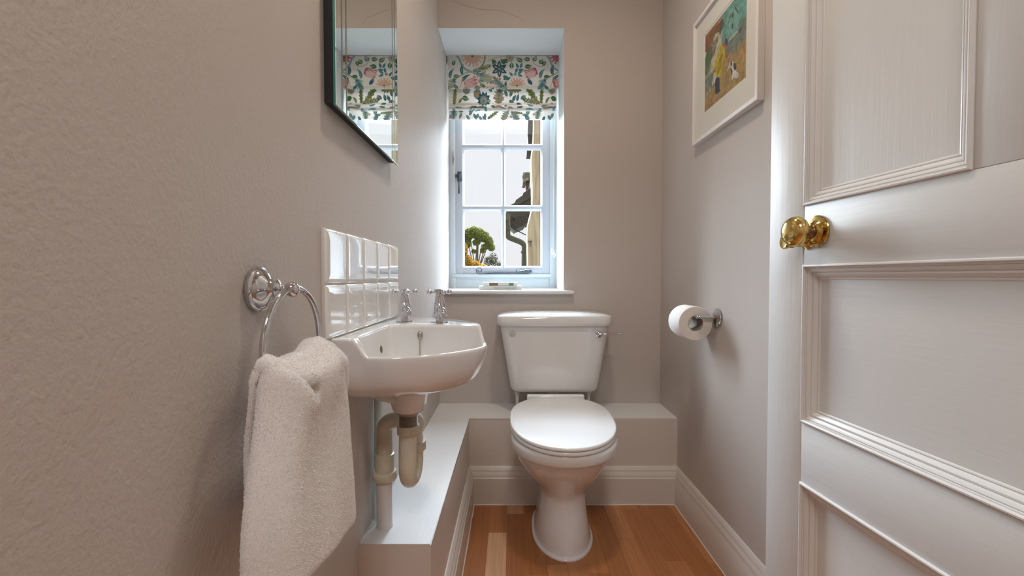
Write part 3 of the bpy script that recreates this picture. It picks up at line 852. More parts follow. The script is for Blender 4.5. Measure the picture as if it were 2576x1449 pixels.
# plug chain
bm = NB()
pc = at(1057, 840, 1.043)
lathe(bm, [(0, 0), (.0058, 0), (.0062, .002), (.004, .0045), (0, .005)], 16, frame_to((0, -1, .1), pc))
tube(bm, catmull([(pc.x-.0052, pc.y-.003, pc.z-.002), (pc.x-.003, pc.y-.004, pc.z-.010), (pc.x, pc.y-.004, pc.z-.0125), (pc.x+.003, pc.y-.004, pc.z-.010), (pc.x+.0052, pc.y-.003, pc.z-.002)], 4), .0011, 6)
z = pc.z-.013; k = 0
while z > .725:
    d = (1, 0, .2) if k % 2 else (0, 1, .2)
    tube(bm, [(pc.x+.0012*d[0]*math.cos(a), pc.y-.005+.0012*d[1]*math.cos(a), z+.0017*math.sin(a)) for a in [2*PI*i/8 for i in range(8)]], .00055, 5, closed=True)
    z -= .0026; k += 1
o = rel(obj('plug_chain', bm, M_dullchrome, smooth=60), basin); o['label'] = 'tarnished plug chain'
# taps
def tap(x, y, rot, hand):
    root = empty('tap', (x, y, ZD)); rel(root, basin)
    def part(name, bm, m=M_chrome, label=None):
        o = obj(name, bm, m, smooth=50); o.parent = root
        if label: o['label'] = label
    bm = NB(); lathe(bm, [(.0, .0), (.0215, .0), (.0220, .0012), (.0212, .0026), (.0130, .0034), (.0095, .004)], 40)
    part('flange', bm)
    bm = NB(); lathe(bm, [(.0095, .003), (.0092, .018), (.0135, .020), (.0142, .024), (.0142, .036), (.0140, .040), (.0147, .0415), (.0148, .0435), (.0140, .0445), (.0128, .050), (.0110, .058), (.0098, .0655), (.0092, .067), (.0098, .0685), (.0085, .070)], 40)
    part('tap_body', bm)
    bm = NB()
    sp_ = catmull([(0, 0, .030), (0, -.014, .031), (0, -.028, .032), (0, -.038, .031), (0, -.0445, .026), (0, -.0455, .018)], 5)
    Mr = Matrix.Rotation(rot, 4, 'Z')
    tube(bm, [Mr @ p for p in sp_], [.0095]*5+[.0088]*5+[.0082]*10+[.0088]*(len(sp_)-20), 24)
    part('spout', bm)
    bm = NB()
    lathe(bm, [(.0075, .067), (.0078, .069), (.0072, .071), (.0072, .079), (.0098, .0795), (.0100, .081), (.0085, .0822), (0, .0826)], 32)
    for k in range(4):
        a = hand+k*PI/2; d = Vector((math.cos(a), math.sin(a), 0))
        lathe(bm, [(.0050, .004), (.0046, .009), (.0028, .012), (.0026, .018), (.0036, .0195), (.0024, .021)], 16, frame_to(d, (0, 0, .0755)))
        sphere(bm, d*.0262+Vector((0, 0, .0755)), .0062, 16, 12)
    part('handle', bm, label='cross-head handle with ball ends')
tap(-.2715, 1.150, math.radians(22), math.radians(24))
tap(-.1790, 1.123, math.radians(20), math.radians(30))

# waste trap and pipes
trap = tag(empty('waste_trap', (-.295, 1.05, LZ)), 'cream plastic waste trap hanging under the basin, down to the ledge', 'waste pipe')
tx, ty = -.229, 1.0
def tpart(name, bm, m, label=None):
    o = rel(obj(name, bm, m, smooth=45), trap)
    if label: o['label'] = label
bm = NB(); prof = [(.0265, .6372), (.0265, .631), (.0215, .629), (.0205, .627)]
for k in range(12): prof += [(.0207, .6262-k*.0022), (.0193, .6252-k*.0022)]
lathe(bm, prof+[(.0195, .595)], 40, Matrix.Translation((tx, ty, 0)))
tpart('threaded_outlet', bm, M_dullchrome, 'limescaled threaded brass outlet')
def nut(cx, cy, z0, z1, r, tilt=None):
    bm = NB(); n = 156; loops = []
    for rr_, z in ((r*.86, z0), (r*.96, z0+.001), (r, z0+.003), (r, z1-.002), (r*.97, z1), (r*.80, z1)):
        ridge = .035 if z0+.002 < z < z1 else .0
        loops.append([(cx+rr_*(1+(ridge if i % 3 else 0))*math.cos(2*PI*i/n), cy+rr_*(1+(ridge if i % 3 else 0))*math.sin(2*PI*i/n), z) for i in range(n)])
    loft(bm, loops, cap0=True, cap1=True); return bm
tpart('ribbed_nut', nut(tx, ty, .582, .6035, .0242), M_pvc)
# U tube: down limb in front, up limb behind
ux, uy = .003, .066
pts = [(tx-.001, ty, .597), (tx-.002, ty, .56), (tx-.003, ty, .515)]
for i in range(1, 12):
    a = PI*i/12; c = Vector((tx-.003+ux/2, ty+uy/2, .505)); h = Vector((ux/2, uy/2, 0))
    p = c-h*math.cos(a); pts.append((p.x, p.y, .505-.0345*math.sin(a)))
pts += [(tx-.003+ux, ty+uy, .515), (tx-.003+ux, ty+uy, .55), (tx-.003+ux, ty+uy, .560)]
bm = NB(); tube(bm, pts, .0192, 32); tpart('trap_bend', bm, M_pvc)
tpart('ribbed_nut', nut(tx-.003+ux, ty+uy, .522, .543, .0245), M_pvc)
dx, dy = -.2955, 1.046
bm = NB()
pp = [(tx-.003+ux, ty+uy, .553), (tx-.003+ux, ty+uy, .572)]
pp += [(tx+.004, ty+uy-.001, .589), (tx-.006, ty+uy-.004, .5975), (tx-.020, ty+uy-.008, .5995), (dx+.024, dy+.004, .5985), (dx+.010, dy+.001, .594), (dx+.001, dy, .583), (dx, dy, .568), (dx, dy, .54), (dx, dy, .512)]
tube(bm, catmull(pp, 5), .0182, 28); tpart('swivel_bend', bm, M_pvc)
bm = NB(); lathe(bm, [(.018, .522), (.0218, .521), (.0222, .518), (.0218, .480), (.0205, .474)], 36, Matrix.Translation((dx, dy, 0)), cap=False); tpart('socket', bm, M_pvc)
tpart('ribbed_nut', nut(dx, dy, .4605, .4815, .0262), M_pvc)
bm = NB(); lathe(bm, [(.0180, .470), (.0180, LZ+.003), (.0195, LZ+.0005), (.0195, LZ)], 36, Matrix.Translation((dx-.001, dy, 0))); tpart('down_pipe', bm, M_pvcw, 'white painted waste pipe going into the ledge')
bm = NB(); tube(bm, [(-.3222, 1.078, LZ), (-.3218, 1.079, .42), (-.3205, 1.080, .55), (-.319, 1.081, .660)], .0098, 20)
tag(obj('supply_pipe', bm, M_pipe, smooth=60), 'pale green-white painted pipe against the wall behind the waste', 'pipe')

# ------------------------------------------------------------------ mirror
mir = tag(empty('mirror', (XL, 1.03, 1.235)), 'frameless mirror with grooved border on the left wall', 'mirror')
MX = -.3105; my0, my1, mz0 = .8095, 1.245, 1.2335
def mir_outline(x, e=0.):
    pts = [(x, my0+e, mz0+e), (x, my1-e, mz0+e), (x, my1-e, 1.655)]
    for i in range(1, 16):
        a = PI*i/16; pts.append((x, (my0+my1)/2+((my1-my0)/2-e)*math.cos(a), 1.655+(.11-e)*math.sin(a)))
    pts.append((x, my0+e, 1.655)); return pts
bm = NB(); loft(bm, [mir_outline(MX-.004), mir_outline(MX, 0)], cap0=True)
rel(obj('glass_edge', bm, M_glassedge, smooth=0), mir)['label'] = 'green glass edge'
bm = NB(); loft(bm, [mir_outline(MX), mir_outline(MX+.0006, .0015), mir_outline(MX+.0006, .003)], cap1=True)
rel(obj('mirror_glass', bm, M_mirror, smooth=0), mir)
bm = NB()
for e in (.030, .052):
    a = mir_outline(MX+.0008, e-.0030); m_ = mir_outline(MX+.0011, e); b = mir_outline(MX+.0008, e+.0030)
    a = a[2:]; m_ = m_[2:]; b = b[2:]
    # sides and arch only, down to the lower edge
    a = [(a[0][0], a[0][1], mz0+.002)]+a+[(a[-1][0], a[-1][1], mz0+.002)]; b = [(b[0][0], b[0][1], mz0+.002)]+b+[(b[-1][0], b[-1][1], mz0+.002)]; m_ = [(m_[0][0], m_[0][1], mz0+.002)]+m_+[(m_[-1][0], m_[-1][1], mz0+.002)]
    loft(bm, [a, m_, b], closed=False)
rel(obj('groove', bm, M_mirrorline, smooth=0), mir)['label'] = 'ground decorative groove lines'
bm = NB(); loft(bm, [mir_outline(XL+.0, .006), mir_outline(MX-.0042, .004)], cap0=True, cap1=True)  # black layer fills the gap between glass and wall
rel(obj('mirror_back', bm, M_black, smooth=0), mir)['label'] = 'black layer behind the mirror glass'

# ------------------------------------------------------------------ towel ring and towel
tr = tag(empty('towel_ring', (XL, .592, .9135)), 'chrome towel ring on the left wall holding the white towel', 'towel ring')
TR = Vector((XL, .592, .9140))
bm = NB(); Mx = frame_to((1, 0, 0), TR)
lathe(bm, [(.0, 0), (.0285, 0), (.0295, .003), (.0295, .0065), (.0275, .0085), (.0262, .0088), (.0245, .0115), (.020, .0155), (.0145, .0185), (.011, .0225), (.0098, .025), (.0122, .0265), (.0126, .029), (.0098, .0305), (.0066, .0320), (.0052, .0345), (.0064, .0362), (.0050, .0378), (.0048, .042)], 48, Mx)
rel(obj('wall_mount', bm, M_chrome, smooth=40), tr)
RB = TR+Vector((.0465, .0, 0))
bm = NB(); sphere(bm, RB, .0098, 28, 18)
rel(obj('ball_joint', bm, M_chrome, smooth=60), tr)
bm = NB(); RC = RB+Vector((.000, .006, -.0745)); RR = .0765
tube(bm, [RC+Vector((0, RR*math.sin(a), RR*math.cos(a))) for a in [2*PI*i/72 for i in range(72)]], .0042, 16, closed=True)
rel(obj('ring', bm, M_chrome, smooth=70), tr)

# towel: one sheet over the lower arc of the ring, thick terry
def towel_build():
    NU, NV = 84, 150
    y_near_t, y_far_t = .492, .668
    rg = random.Random(5)
    def interp(t, P):
        for (x0, y0), (x1, y1) in zip(P, P[1:]):
            if t <= x1: return y0+(y1-y0)*ss(0, 1, (t-x0)/(x1-x0))
        return P[-1][1]
    def seg(px_, py_, ax, ay, bx, by):
        t = max(0, min(1, ((px_-ax)*(bx-ax)+(py_-ay)*(by-ay))/((bx-ax)**2+(by-ay)**2)))
        return math.hypot(px_-ax-(bx-ax)*t, py_-ay-(by-ay)*t), t
    TWX = -.2775
    def S(u, v):
        """u 0..1 near->far, v -1 (front hem) .. 0 crest .. 1 (back hem)"""
        yc = .500+(.690-.500)*u
        zc = interp(u, [(0, .828), (.05, .836), (.18, .826), (.42, .829), (.68, .840), (.85, .830), (1, .800)])
        a = abs(v)
        if v <= 0:
            hem = .592-.030*u
            y0b, y1b = .462, .712
            k = ss(0, .8, a)
            y = yc+((y0b+(y1b-y0b)*u)-yc)*k
            edge = 1-(1-min(1, u/.16))**2.2; edge2 = 1-(1-min(1, (1-u)/.20))**2.2
            prof = edge*edge2
            d, t = seg(u, a*1.2, .07, .0, .25, .155)
            groove = .018*(.35+.65*t)*math.exp(-(d/.035)**2)
            d2, _ = seg(u, a*1.2, .255, .155, .275, .185); groove += .017*math.exp(-(d2/.026)**2)
            d3, t3 = seg(u, a*1.2, .74, .02, .90, .55); groove += .010*(1-t3)*math.exp(-(d3/.024)**2)
            d4, t4 = seg(u, a*1.2, .86, .30, .93, 1.1); groove += .003*math.exp(-(d4/.03)**2)
            ridge = .007*math.exp(-((u-.22)/.09)**2)*math.exp(-((a-.12)/.12)**2)+.007*math.exp(-((u-.52)/.14)**2)*math.exp(-((a-.12)/.14)**2)
            x = TWX+(-.004+.036*prof)*ss(-.03, .09, a)+.004*(1-ss(-.03, .09, a))+ridge-groove+.0018*math.sin(u*11+a*2.5)*a
            x += .006*ss(.4, 1, a)*prof
            z = zc-(zc-hem)*max(0, a-.02)/.98-(.006*ss(0, .03, a))
            if a < .02: z = zc-.006*ss(0, .03, a)
        else:
            hem = .636-.01*u
            y0b, y1b = .522, .672
            k = ss(0, .6, a)
            y = yc+((y0b+(y1b-y0b)*u)-yc)*k
            x = TWX-.003-.008*ss(0, .10, a)-.020*ss(.05, .6, a)*(1-.3*u)+.002*math.sin(u*15+1)
            z = zc-(zc-hem)*max(0, a-.02)/.98-(.006*ss(0, .03, a))
        x = max(x, XL+.012)
        return Vector((x, y, z))
    P = [[S(i/NU, -1+2*j/NV) for i in range(NU+1)] for j in range(NV+1)]
    def nrm(j, i):
        a = P[min(j+1, NV)][i]-P[max(j-1, 0)][i]; b = P[j][min(i+1, NU)]-P[j][max(i-1, 0)]
        n = a.cross(b); n.normalize(); return n
    Nn = [[nrm(j, i) for i in range(NU+1)] for j in range(NV+1)]
    if Nn[30][40].x < 0: Nn = [[-n for n in r] for r in Nn]
    bm = NB()
    th = .0070
    def thick(i, j):
        e = min(i, NU-i)/4.; f = min(j, NV-j)/3.
        return th*min(1, math.sqrt(max(0., min(1, e, f))*(2-max(0., min(1, e, f)))))+.0006
    A_ = [[bm.verts.new(P[j][i]+Nn[j][i]*thick(i, j)) for i in range(NU+1)] for j in range(NV+1)]
    B_ = [[bm.verts.new(P[j][i]-Nn[j][i]*thick(i, j)*.6) for i in range(NU+1)] for j in range(NV+1)]
    for j in range(NV):
        for i in range(NU):
            bm.faces.new((A_[j][i], A_[j][i+1], A_[j+1][i+1], A_[j+1][i])); bm.faces.new((B_[j][i], B_[j+1][i], B_[j+1][i+1], B_[j][i+1]))
    for j in range(NV):
        for i in (0, NU):
            bm.faces.new((A_[j][i], A_[j+1][i], B_[j+1][i], B_[j][i]))
    for i in range(NU):
        for j in (0, NV):
            bm.faces.new((A_[j][i], A_[j][i+1], B_[j][i+1], B_[j][i]))
    bmesh.ops.recalc_face_normals(bm, faces=bm.faces)
    o = obj('towel', bm, M_towel, smooth=80)
    # terry loops: short tapered tufts over the outer surface, in the same mesh
    me = o.data; me.calc_loop_triangles()
    nv0 = len(me.vertices)
    co_ = np.empty(nv0*3); me.vertices.foreach_get('co', co_); co_ = co_.reshape(-1, 3)
    tri = np.empty(len(me.loop_triangles)*3, dtype=np.int32); me.loop_triangles.foreach_get('vertices', tri); tri = tri.reshape(-1, 3)
    a, b, c = co_[tri[:, 0]], co_[tri[:, 1]], co_[tri[:, 2]]
    nn = np.cross(b-a, c-a); area = np.linalg.norm(nn, axis=1)/2; nn /= (area[:, None]*2+1e-12)
    rs = np.random.RandomState(2); NT = 190000
    # nothing of the hidden back face is needed in such density
    w = area*np.where(a[:, 0] > -.284, 1., .45); w /= w.sum()
    t = rs.choice(len(tri), NT, p=w); r1 = np.sqrt(rs.rand(NT, 1)); r2 = rs.rand(NT, 1)
    base = a[t]*(1-r1)+b[t]*(r1*(1-r2))+c[t]*(r1*r2); n = nn[t]
    L = (.0008+.0008*rs.rand(NT, 1)); d = n+.55*rs.randn(NT, 3)*np.array([1, 1, 1])+np.array([0, 0, -.35]); d /= np.linalg.norm(d, axis=1)[:, None]
    side = np.cross(d, rs.randn(NT, 3)); side /= np.linalg.norm(side, axis=1)[:, None]; wd = .00015+.00012*rs.rand(NT, 1)
    mid = base+d*L*.6; d2 = d+np.array([0, 0, -.5]); tip = mid+d2/np.linalg.norm(d2, axis=1)[:, None]*L*.5
    V = np.stack([base-side*wd-n*.0006, base+side*wd-n*.0006, mid+side*wd*.9, mid-side*wd*.9, tip], axis=1).reshape(-1, 3)
    idx = np.arange(NT)*5
    quads = np.stack([idx, idx+1, idx+2, idx+3], 1); tris = np.stack([idx+3, idx+2, idx+4], 1)
    m2 = bpy.data.meshes.new('tufts')
    faces = quads.tolist()+tris.tolist()
    m2.from_pydata(V.tolist(), [], faces); m2.materials.append(M_towel); m2.shade_smooth()
    o2 = bpy.data.objects.new('terry_pile', m2); link(o2, o)
    o2['kind'] = 'stuff'
    return o
tw = towel_build(); tag(tw, 'white terry hand towel hanging through the towel ring', 'towel')

# ------------------------------------------------------------------ toilet
toilet = tag(empty('toilet', (.178, 1.65, 0)), 'white toilet with closed lid and tapered cistern below the window', 'toilet')
def tp(name, bm, m, smooth=60, label=None):
    o = rel(obj(name, bm, m, smooth=smooth), toilet)
    if label: o['label'] = label
    return o
TXc = .1775
NT_ = 96
def egg(cx, yf, yb, hw, z, pf=2.0, pb=2.4, ym=None, n=NT_, backw=1.0):
    """plan loop: rounded front at yf (towards camera), back at yb"""
    ym = ym if ym is not None else (yf+yb)/2; pts = []
    for i in range(n):
        a = 2*PI*i/n; s_, c_ = math.sin(a), math.cos(a)
        if c_ < 0:   # front
            e = 2/pf; y = ym-(ym-yf)*abs(c_)**e; x = hw*abs(s_)**e*(1 if s_ >= 0 else -1)
        else:
            e = 2/pb; y = ym+(yb-ym)*abs(c_)**e; x = hw*abs(s_)**e*(1 if s_ >= 0 else -1)*(1-(1-backw)*abs(c_)**2)
        pts.append(Vector((cx+x, y, z)))
    return pts
bm = NB(); L_ = []
for (z, yf, yb, hw, ym, cx, pf) in ((0.0, 1.463, 1.842, .108, 1.64, .182, 2.0), (.004, 1.463, 1.842, .109, 1.64, .182, 2.0), (.007, 1.466, 1.840, .107, 1.64, .182, 2.0), (.0095, 1.4695, 1.837, .1025, 1.64, .182, 2.0), (.012, 1.471, 1.83, .1005, 1.64, .182, 2.0), (.03, 1.4745, 1.82, .0975, 1.63, .182, 2.05), (.07, 1.486, 1.82, .0895, 1.63, .183, 2.2),
                                (.12, 1.504, 1.83, .0815, 1.63, .183, 2.3), (.16, 1.515, 1.84, .078, 1.64, .183, 2.4), (.185, 1.508, 1.84, .082, 1.64, .182, 2.3), (.21, 1.490, 1.84, .093, 1.63, .181, 2.2), (.24, 1.462, 1.84, .114, 1.61, .179, 2.1),
                                (.275, 1.430, 1.84, .138, 1.59, .177, 2.05), (.31, 1.405, 1.84, .156, 1.575, .176, 2.0), (.335, 1.390, 1.84, .165, 1.57, .176, 2.0), (.3440, 1.386, 1.84, .1675, 1.57, .176, 2.0), (.3455, 1.372, 1.84, .175, 1.56, .179, 2.0), (.350, 1.367, 1.84, .1785, 1.56, .179, 2.0), (.358, 1.363, 1.84, .181, 1.56, .179, 2.0),
                                (.376, 1.360, 1.84, .182, 1.56, .179, 2.0), (.384, 1.362, 1.84, .180, 1.56, .179, 2.0), (.388, 1.367, 1.83, .174, 1.56, .179, 2.0)):
    L_.append(egg(cx, yf, yb, hw, z, pf, 3.0, ym, backw=.80 if z > .2 else .95))
loft(bm, L_, cap0=True, cap1=True)
tp('pan', bm, M_porc)
def slope(y):  # seat parts rise towards the hinge
    return ss(1.36, 1.90, y)*.030
def slab(z0, z1, yf, yb, hw, r, dome=0., bw=.64, pb=2.6):
    L2 = []
    pr = [(r, 0), (r*.3, .12), (0, .35), (0, .65), (r*.3, .88), (r, 1.0)]
    for ins, t in pr:
        L2.append([Vector((p.x, p.y, z0+(z1-z0)*t+slope(p.y))) for p in egg(TXc, yf+ins, yb-ins, hw-ins, 0, 2.0, pb, 1.60, backw=bw)])
    if dome:
        for q, dz in ((.97, .10), (.93, .22), (.86, .42), (.72, .66), (.5, .86), (.25, .97)):
            L2.append([Vector((TXc+(p.x-TXc)*q, 1.58+(p.y-1.58)*q, z1+dome*dz+slope(1.58+(p.y-1.58)*q))) for p in egg(TXc, yf+r, yb-r, hw-r, 0, 2.0, pb, 1.60, backw=bw)])
    bm = NB(); loft(bm, L2, cap0=True, cap1=True); return bm
tp('seat', slab(.3895, .4025, 1.353, 1.835, .183, .004), M_seat)
tp('seat_lid', slab(.4045, .4165, 1.350, 1.842, .1840, .004, dome=.0075, bw=.62, pb=3.4), M_seat)
bm = NB(); box(bm, .061, .295, 1.838, 1.868, .404, .4495, bev=.006, seg=3)
for hx in (.10, .252): lathe(bm, [(.0, 0), (.014, 0), (.014, .020), (.012, .024), (0, .024)], 24, Matrix.Translation((hx, 1.815, .388)))
tp('seat_hinge', bm, M_seat)
# cistern
CX = .1795
def cis_loop(hw, yf, z, yb=2.072, bow=.012, r=.035):
    pts = []
    def arc(cx, cy, r, a0, a1, n=8): return [(cx+r*math.cos(a0+(a1-a0)*k/n), cy+r*math.sin(a0+(a1-a0)*k/n)) for k in range(n+1)]
    P = arc(CX-hw+.01, yb-.01, .01, PI, PI/2, 3)[::-1]
    P = []
    P += arc(CX+hw-.012, yb-.012, .012, 0, PI/2, 3)
    P += arc(CX-hw+.012, yb-.012, .012, PI/2, PI, 3)
    P += arc(CX-hw+r, yf+r, r, PI, 1.5*PI, 8)
    n = 16
    P += [(CX-hw+r+(2*hw-2*r)*k/n, yf) for k in range(1, n)]
    P += arc(CX+hw-r, yf+r, r, 1.5*PI, 2*PI, 8)
    out = []
    for x, y in P:
        t = (x-CX)/hw; out.append(Vector((x, y-(bow*(1-t*t) if y < yf+r+.02 else 0), z)))
    return out
bm = NB(); L_ = []
for z, hw, yf, r in ((.4445, .150, 1.925, .02), (.4455, .166, 1.912, .025), (.449, .176, 1.904, .03), (.456, .1835, 1.900, .034), (.466, .1870, 1.898, .036), (.50, .1925, 1.897, .036), (.60, .209, 1.893, .036), (.70, .2255, 1.890, .036), (.7265, .2290, 1.889, .036)):
    L_.append(cis_loop(hw, yf, z, r=r))
loft(bm, L_, cap0=True, cap1=True)
cis = tp('cistern', bm, M_porc)
bm = NB(); L_ = []
for z, g in ((.7270, .004), (.7268, .010), (.7290, .0118), (.742, .0130), (.756, .0125), (.7640, .011), (.7685, .0065), (.7705, .000)):
    L_.append(cis_loop(.2300+g, 1.889-g, z, r=.036+g))
for q, dz in ((.94, .0035), (.85, .0065), (.7, .0090), (.5, .0108), (.25, .012)):
    L_.append([Vector((CX+(p.x-CX)*q, 1.985+(p.y-1.985)*q, .7705+dz)) for p in cis_loop(.2300, 1.889, 0, r=.036)])
loft(bm, L_, cap0=True, cap1=True)
ld = obj('cistern_lid', bm, M_porc, smooth=50); ld.parent = cis; 
bm = NB(); pl = at(1506, 840, 1.885)
lathe(bm, [(0, 0), (.0145, 0), (.0150, .002), (.0145, .004), (.010, .006), (.009, .011), (.006, .013), (0, .0135)], 32, frame_to((0, -1, 0), (pl.x, 1.887, pl.z)))
tube(bm, catmull([(pl.x, 1.876, pl.z), (pl.x+.02, 1.872, pl.z), (pl.x+.05, 1.868, pl.z+.002), (pl.x+.088, 1.866, pl.z+.004)], 5), [.0045]*4+[.0036]*4+[.0032]*4+[.0038]*4, 14)
fl = obj('flush_lever', bm, M_chrome, smooth=50); fl.parent = cis; fl['label'] = 'chrome flush lever'
bm = NB(); pl = at(1289.5, 838, 1.885); lathe(bm, [(0, 0), (.0125, 0), (.0150, .0012), (.0150, .003), (.0135, .004), (0, .0042)], 32, frame_to((0, -1, 0), (pl.x, 1.888, pl.z)))
o = obj('blanking_cap', bm, mat('grey_plastic_cap', (.52, .54, .56, 1), .35), smooth=50); o.parent = cis; o['label'] = 'round grey blanking cap'
for n_ in (ld, fl, o): n_.matrix_parent_inverse = Matrix.Identity(4)
# feed and overflow pipes from cistern to ledge, flush pipe
def conn(x, y, ht=.012):
    bm = NB(); lathe(bm, [(.0075, LZ), (.0075, .428), (.012, .429), (.0125, .433), (.0125, .441), (.010, .446), (.010, .448)], 24, Matrix.Translation((x, y, 0))); return bm
tp('feed_pipe', conn(at(1301.5, 1000, 1.94).x, 1.94), M_pvcw); tp('overflow_pipe', conn(at(1481, 1000, 1.94).x, 1.95), M_pvcw)
bm = NB(); tube(bm, catmull([(CX, 1.965, .455), (CX, 1.965, .40), (CX, 1.945, .370), (CX, 1.90, .362), (CX, 1.83, .362)], 5), .022, 20); tp('flush_pipe', bm, M_pvcw)
bm = NB(); box(bm, .085, .275, 1.835, 1.925, .3505, .40, bev=.01); tp('pan_outlet_cover', bm, mat('cream_shroud', (.60, .55, .45, 1), .5))  # outlet cover in one even cream colour
# ledge under the pan outlet is cut by nothing: pan back stops at the boxing

# ------------------------------------------------------------------ toilet roll and holder
hd = tag(empty('toilet_roll_holder', (XR, 1.498, .797)), 'chrome single-arm toilet roll holder on the right wall', 'toilet roll holder')
bm = NB(); lathe(bm, [(0, 0), (.0285, 0), (.0295, .0015), (.0295, .005), (.0275, .0068), (0, .0072)], 40, frame_to((-1, 0, 0), (XR, 1.498, .797)))
rel(obj('wall_plate', bm, M_chrome, smooth=40), hd)
bm = NB(); ax = .611
tube(bm, catmull([(XR-.004, 1.498, .797), (.64, 1.498, .7975), (ax+.012, 1.498, .7985), (ax+.003, 1.502, .7988), (ax, 1.512, .7990), (ax, 1.56, .7990), (ax, 1.622, .7990)], 5), .0058, 18)
sphere(bm, (ax+.001, 1.4985, .7985), .0066, 14, 10); sphere(bm, (ax, 1.622, .799), .0066, 14, 10)
rel(obj('arm', bm, M_chrome, smooth=50), hd)
rc = Vector((ax+.000, 0, .7755)); ry0, ry1 = 1.512, 1.612
roll = tag(empty('toilet_roll', (rc.x, (ry0+ry1)/2, rc.z-.056)), 'white toilet roll hanging on the chrome arm', 'toilet roll')
def ring_loft(bm, rads, n=64):
    loops = []
    for r, y in rads: loops.append([(rc.x+r*math.cos(2*PI*i/n), y, rc.z+r*math.sin(2*PI*i/n)) for i in range(n)])
    loft(bm, loops)
bm = NB(); RO, RI = .0568, .0262
ring_loft(bm, [(RO-.0015, ry0), (RO, ry0+.002), (RO, ry1-.002), (RO-.0015, ry1)])
rel(obj('outer_sheet', bm, M_paper, smooth=50), roll)
bm = NB(); spir = [(RI, ry0)]
k = 0; r = RI
while r < RO-.0015:
    r += .0010; k += 1; spir.append((min(r, RO-.0015), ry0+(.00025 if k % 2 else 0)))
ring_loft(bm, spir+[(RO-.0015, ry1), (RI, ry1)])
rel(obj('roll_end', bm, M_paperside, smooth=0), roll)
bm = NB(); ring_loft(bm, [(RI, ry0), (RI, ry1), (RI-.0012, ry1), (RI-.0012, ry0), (RI, ry0)])
rel(obj('cardboard_tube', bm, M_card, smooth=50), roll)

# ------------------------------------------------------------------ framed picture
pic = tag(empty('framed_picture', (XR, 1.46, 1.407)), 'white-framed print of a figure in a yellow coat with a dog', 'picture')
PY0, PY1, PZ0, PZ1, PXF = 1.2385, 1.6815, 1.4085, 1.848, .660
bm = NB()
prof = [(0, XR-.0005), (0, PXF+.0012), (.0012, PXF), (.0125, PXF), (.0137, PXF+.001), (.0137, PXF+.009)]
def rect(x, i): return [(x, PY0+i, PZ0+i), (x, PY1-i, PZ0+i), (x, PY1-i, PZ1-i), (x, PY0+i, PZ1-i)]
loft(bm, [rect(x, i) for i, x in prof], cap0=True)
rel(obj('frame', bm, M_frame, smooth=20), pic)
IY0, IY1, IZ0, IZ1 = 1.3190, 1.5990, 1.5035, 1.7640
bm = NB()
def r2(x, g): return [(x, IY0-g, IZ0-g), (x, IY1+g, IZ0-g), (x, IY1+g, IZ1+g), (x, IY0-g, IZ1+g)]
loft(bm, [rect(PXF+.0085, .0125), r2(PXF+.0085, .0085), r2(PXF+.0095, .0075), r2(PXF+.0095, .0018), r2(PXF+.011, .0)])
rel(obj('mount_board', bm, M_matb, smooth=0), pic)
# the print: soft painted patches in a material, figures as flat painted shapes
def print_mat():
    m = mat('painted_print_ground', (.3, .35, .33, 1), .8, spec=.1)
    nt = m.node_tree; N = nt.nodes; L = nt.links; p = N['Principled BSDF']
    a = N.new('ShaderNodeAttribute'); a.attribute_name = 'ink'; a.attribute_type = 'GEOMETRY'
    tc = N.new('ShaderNodeTexCoord'); n = N.new('ShaderNodeTexNoise'); n.inputs['Scale'].default_value = 60; n.inputs['Detail'].default_value = 6
    L.new(tc.outputs['Object'], n.inputs['Vector'])
    mr = N.new('ShaderNodeMapRange'); mr.inputs['From Min'].default_value = .3; mr.inputs['From Max'].default_value = .7; mr.inputs['To Min'].default_value = .7; mr.inputs['To Max'].default_value = 1.3
    L.new(n.outputs['Fac'], mr.inputs['Value'])
    s_ = N.new('ShaderNodeVectorMath'); s_.operation = 'SCALE'; L.new(a.outputs['Color'], s_.inputs[0]); L.new(mr.outputs[0], s_.inputs['Scale'])
    L.new(s_.outputs[0], p.inputs['Base Color']); return m
bm = NB(); ink = bm.loops.layers.float_color.new('ink')
GN = 64
def ground(s, t):     # s: 0 far/left in view -> 1 near/right, t: 0 bottom -> 1 top
    def mixc(a, b, k): return tuple(a[i]+(b[i]-a[i])*k for i in range(3))
    sand = (.36, .25, .11); grey = (.17, .21, .18); teal = (.13, .32, .28); wall = (.46, .43, .31); yell = (.36, .38, .16); rust = (.30, .15, .07)
    c = mixc(sand, grey, ss(.18+.22*s, .34+.24*s, t+.06*math.sin(9*s)))
    c = mixc(c, teal, ss(.60+.0*s, .74, t-.10*(1-s)))
    if s < .47: c = mixc(c, wall, ss(.40, .46, t-.05*s)*ss(.47, .42, s))
    c = mixc(c, rust, ss(.84, .90, t+.1*math.sin(12*s))*ss(.48, .40, s))
    c = mixc(c, (.10, .14, .08), ss(.2, .08, s)*ss(.42, .5, t)*ss(.75, .6, t))
    c = mixc(c, yell, ss(.84, 1.0, s)*ss(.82, .98, t))
    c = mixc(c, rust, .7*math.exp(-((s-.15)/.1)**2-((t-.06)/.07)**2)); c = mixc(c, (.42, .25, .1), .8*math.exp(-((s-.95)/.12)**2-((t-.30)/.08)**2))
    return c+(1.,)
xg = PXF+.0111
def ptI(s, t, l=0): return (xg-l, IY1-(IY1-IY0)*s, IZ0+(IZ1-IZ0)*t)
V = [[bm.verts.new(ptI(i/GN, j/GN)) for i in range(GN+1)] for j in range(GN+1)]
for j in range(GN):
    for i in range(GN):
        f = bm.faces.new((V[j][i], V[j][i+1], V[j+1][i+1], V[j+1][i]))
        for lp, (a, b) in zip(f.loops, ((i, j), (i+1, j), (i+1, j+1), (i, j+1))): lp[ink] = ground(a/GN, b/GN)
lv_ = [0]
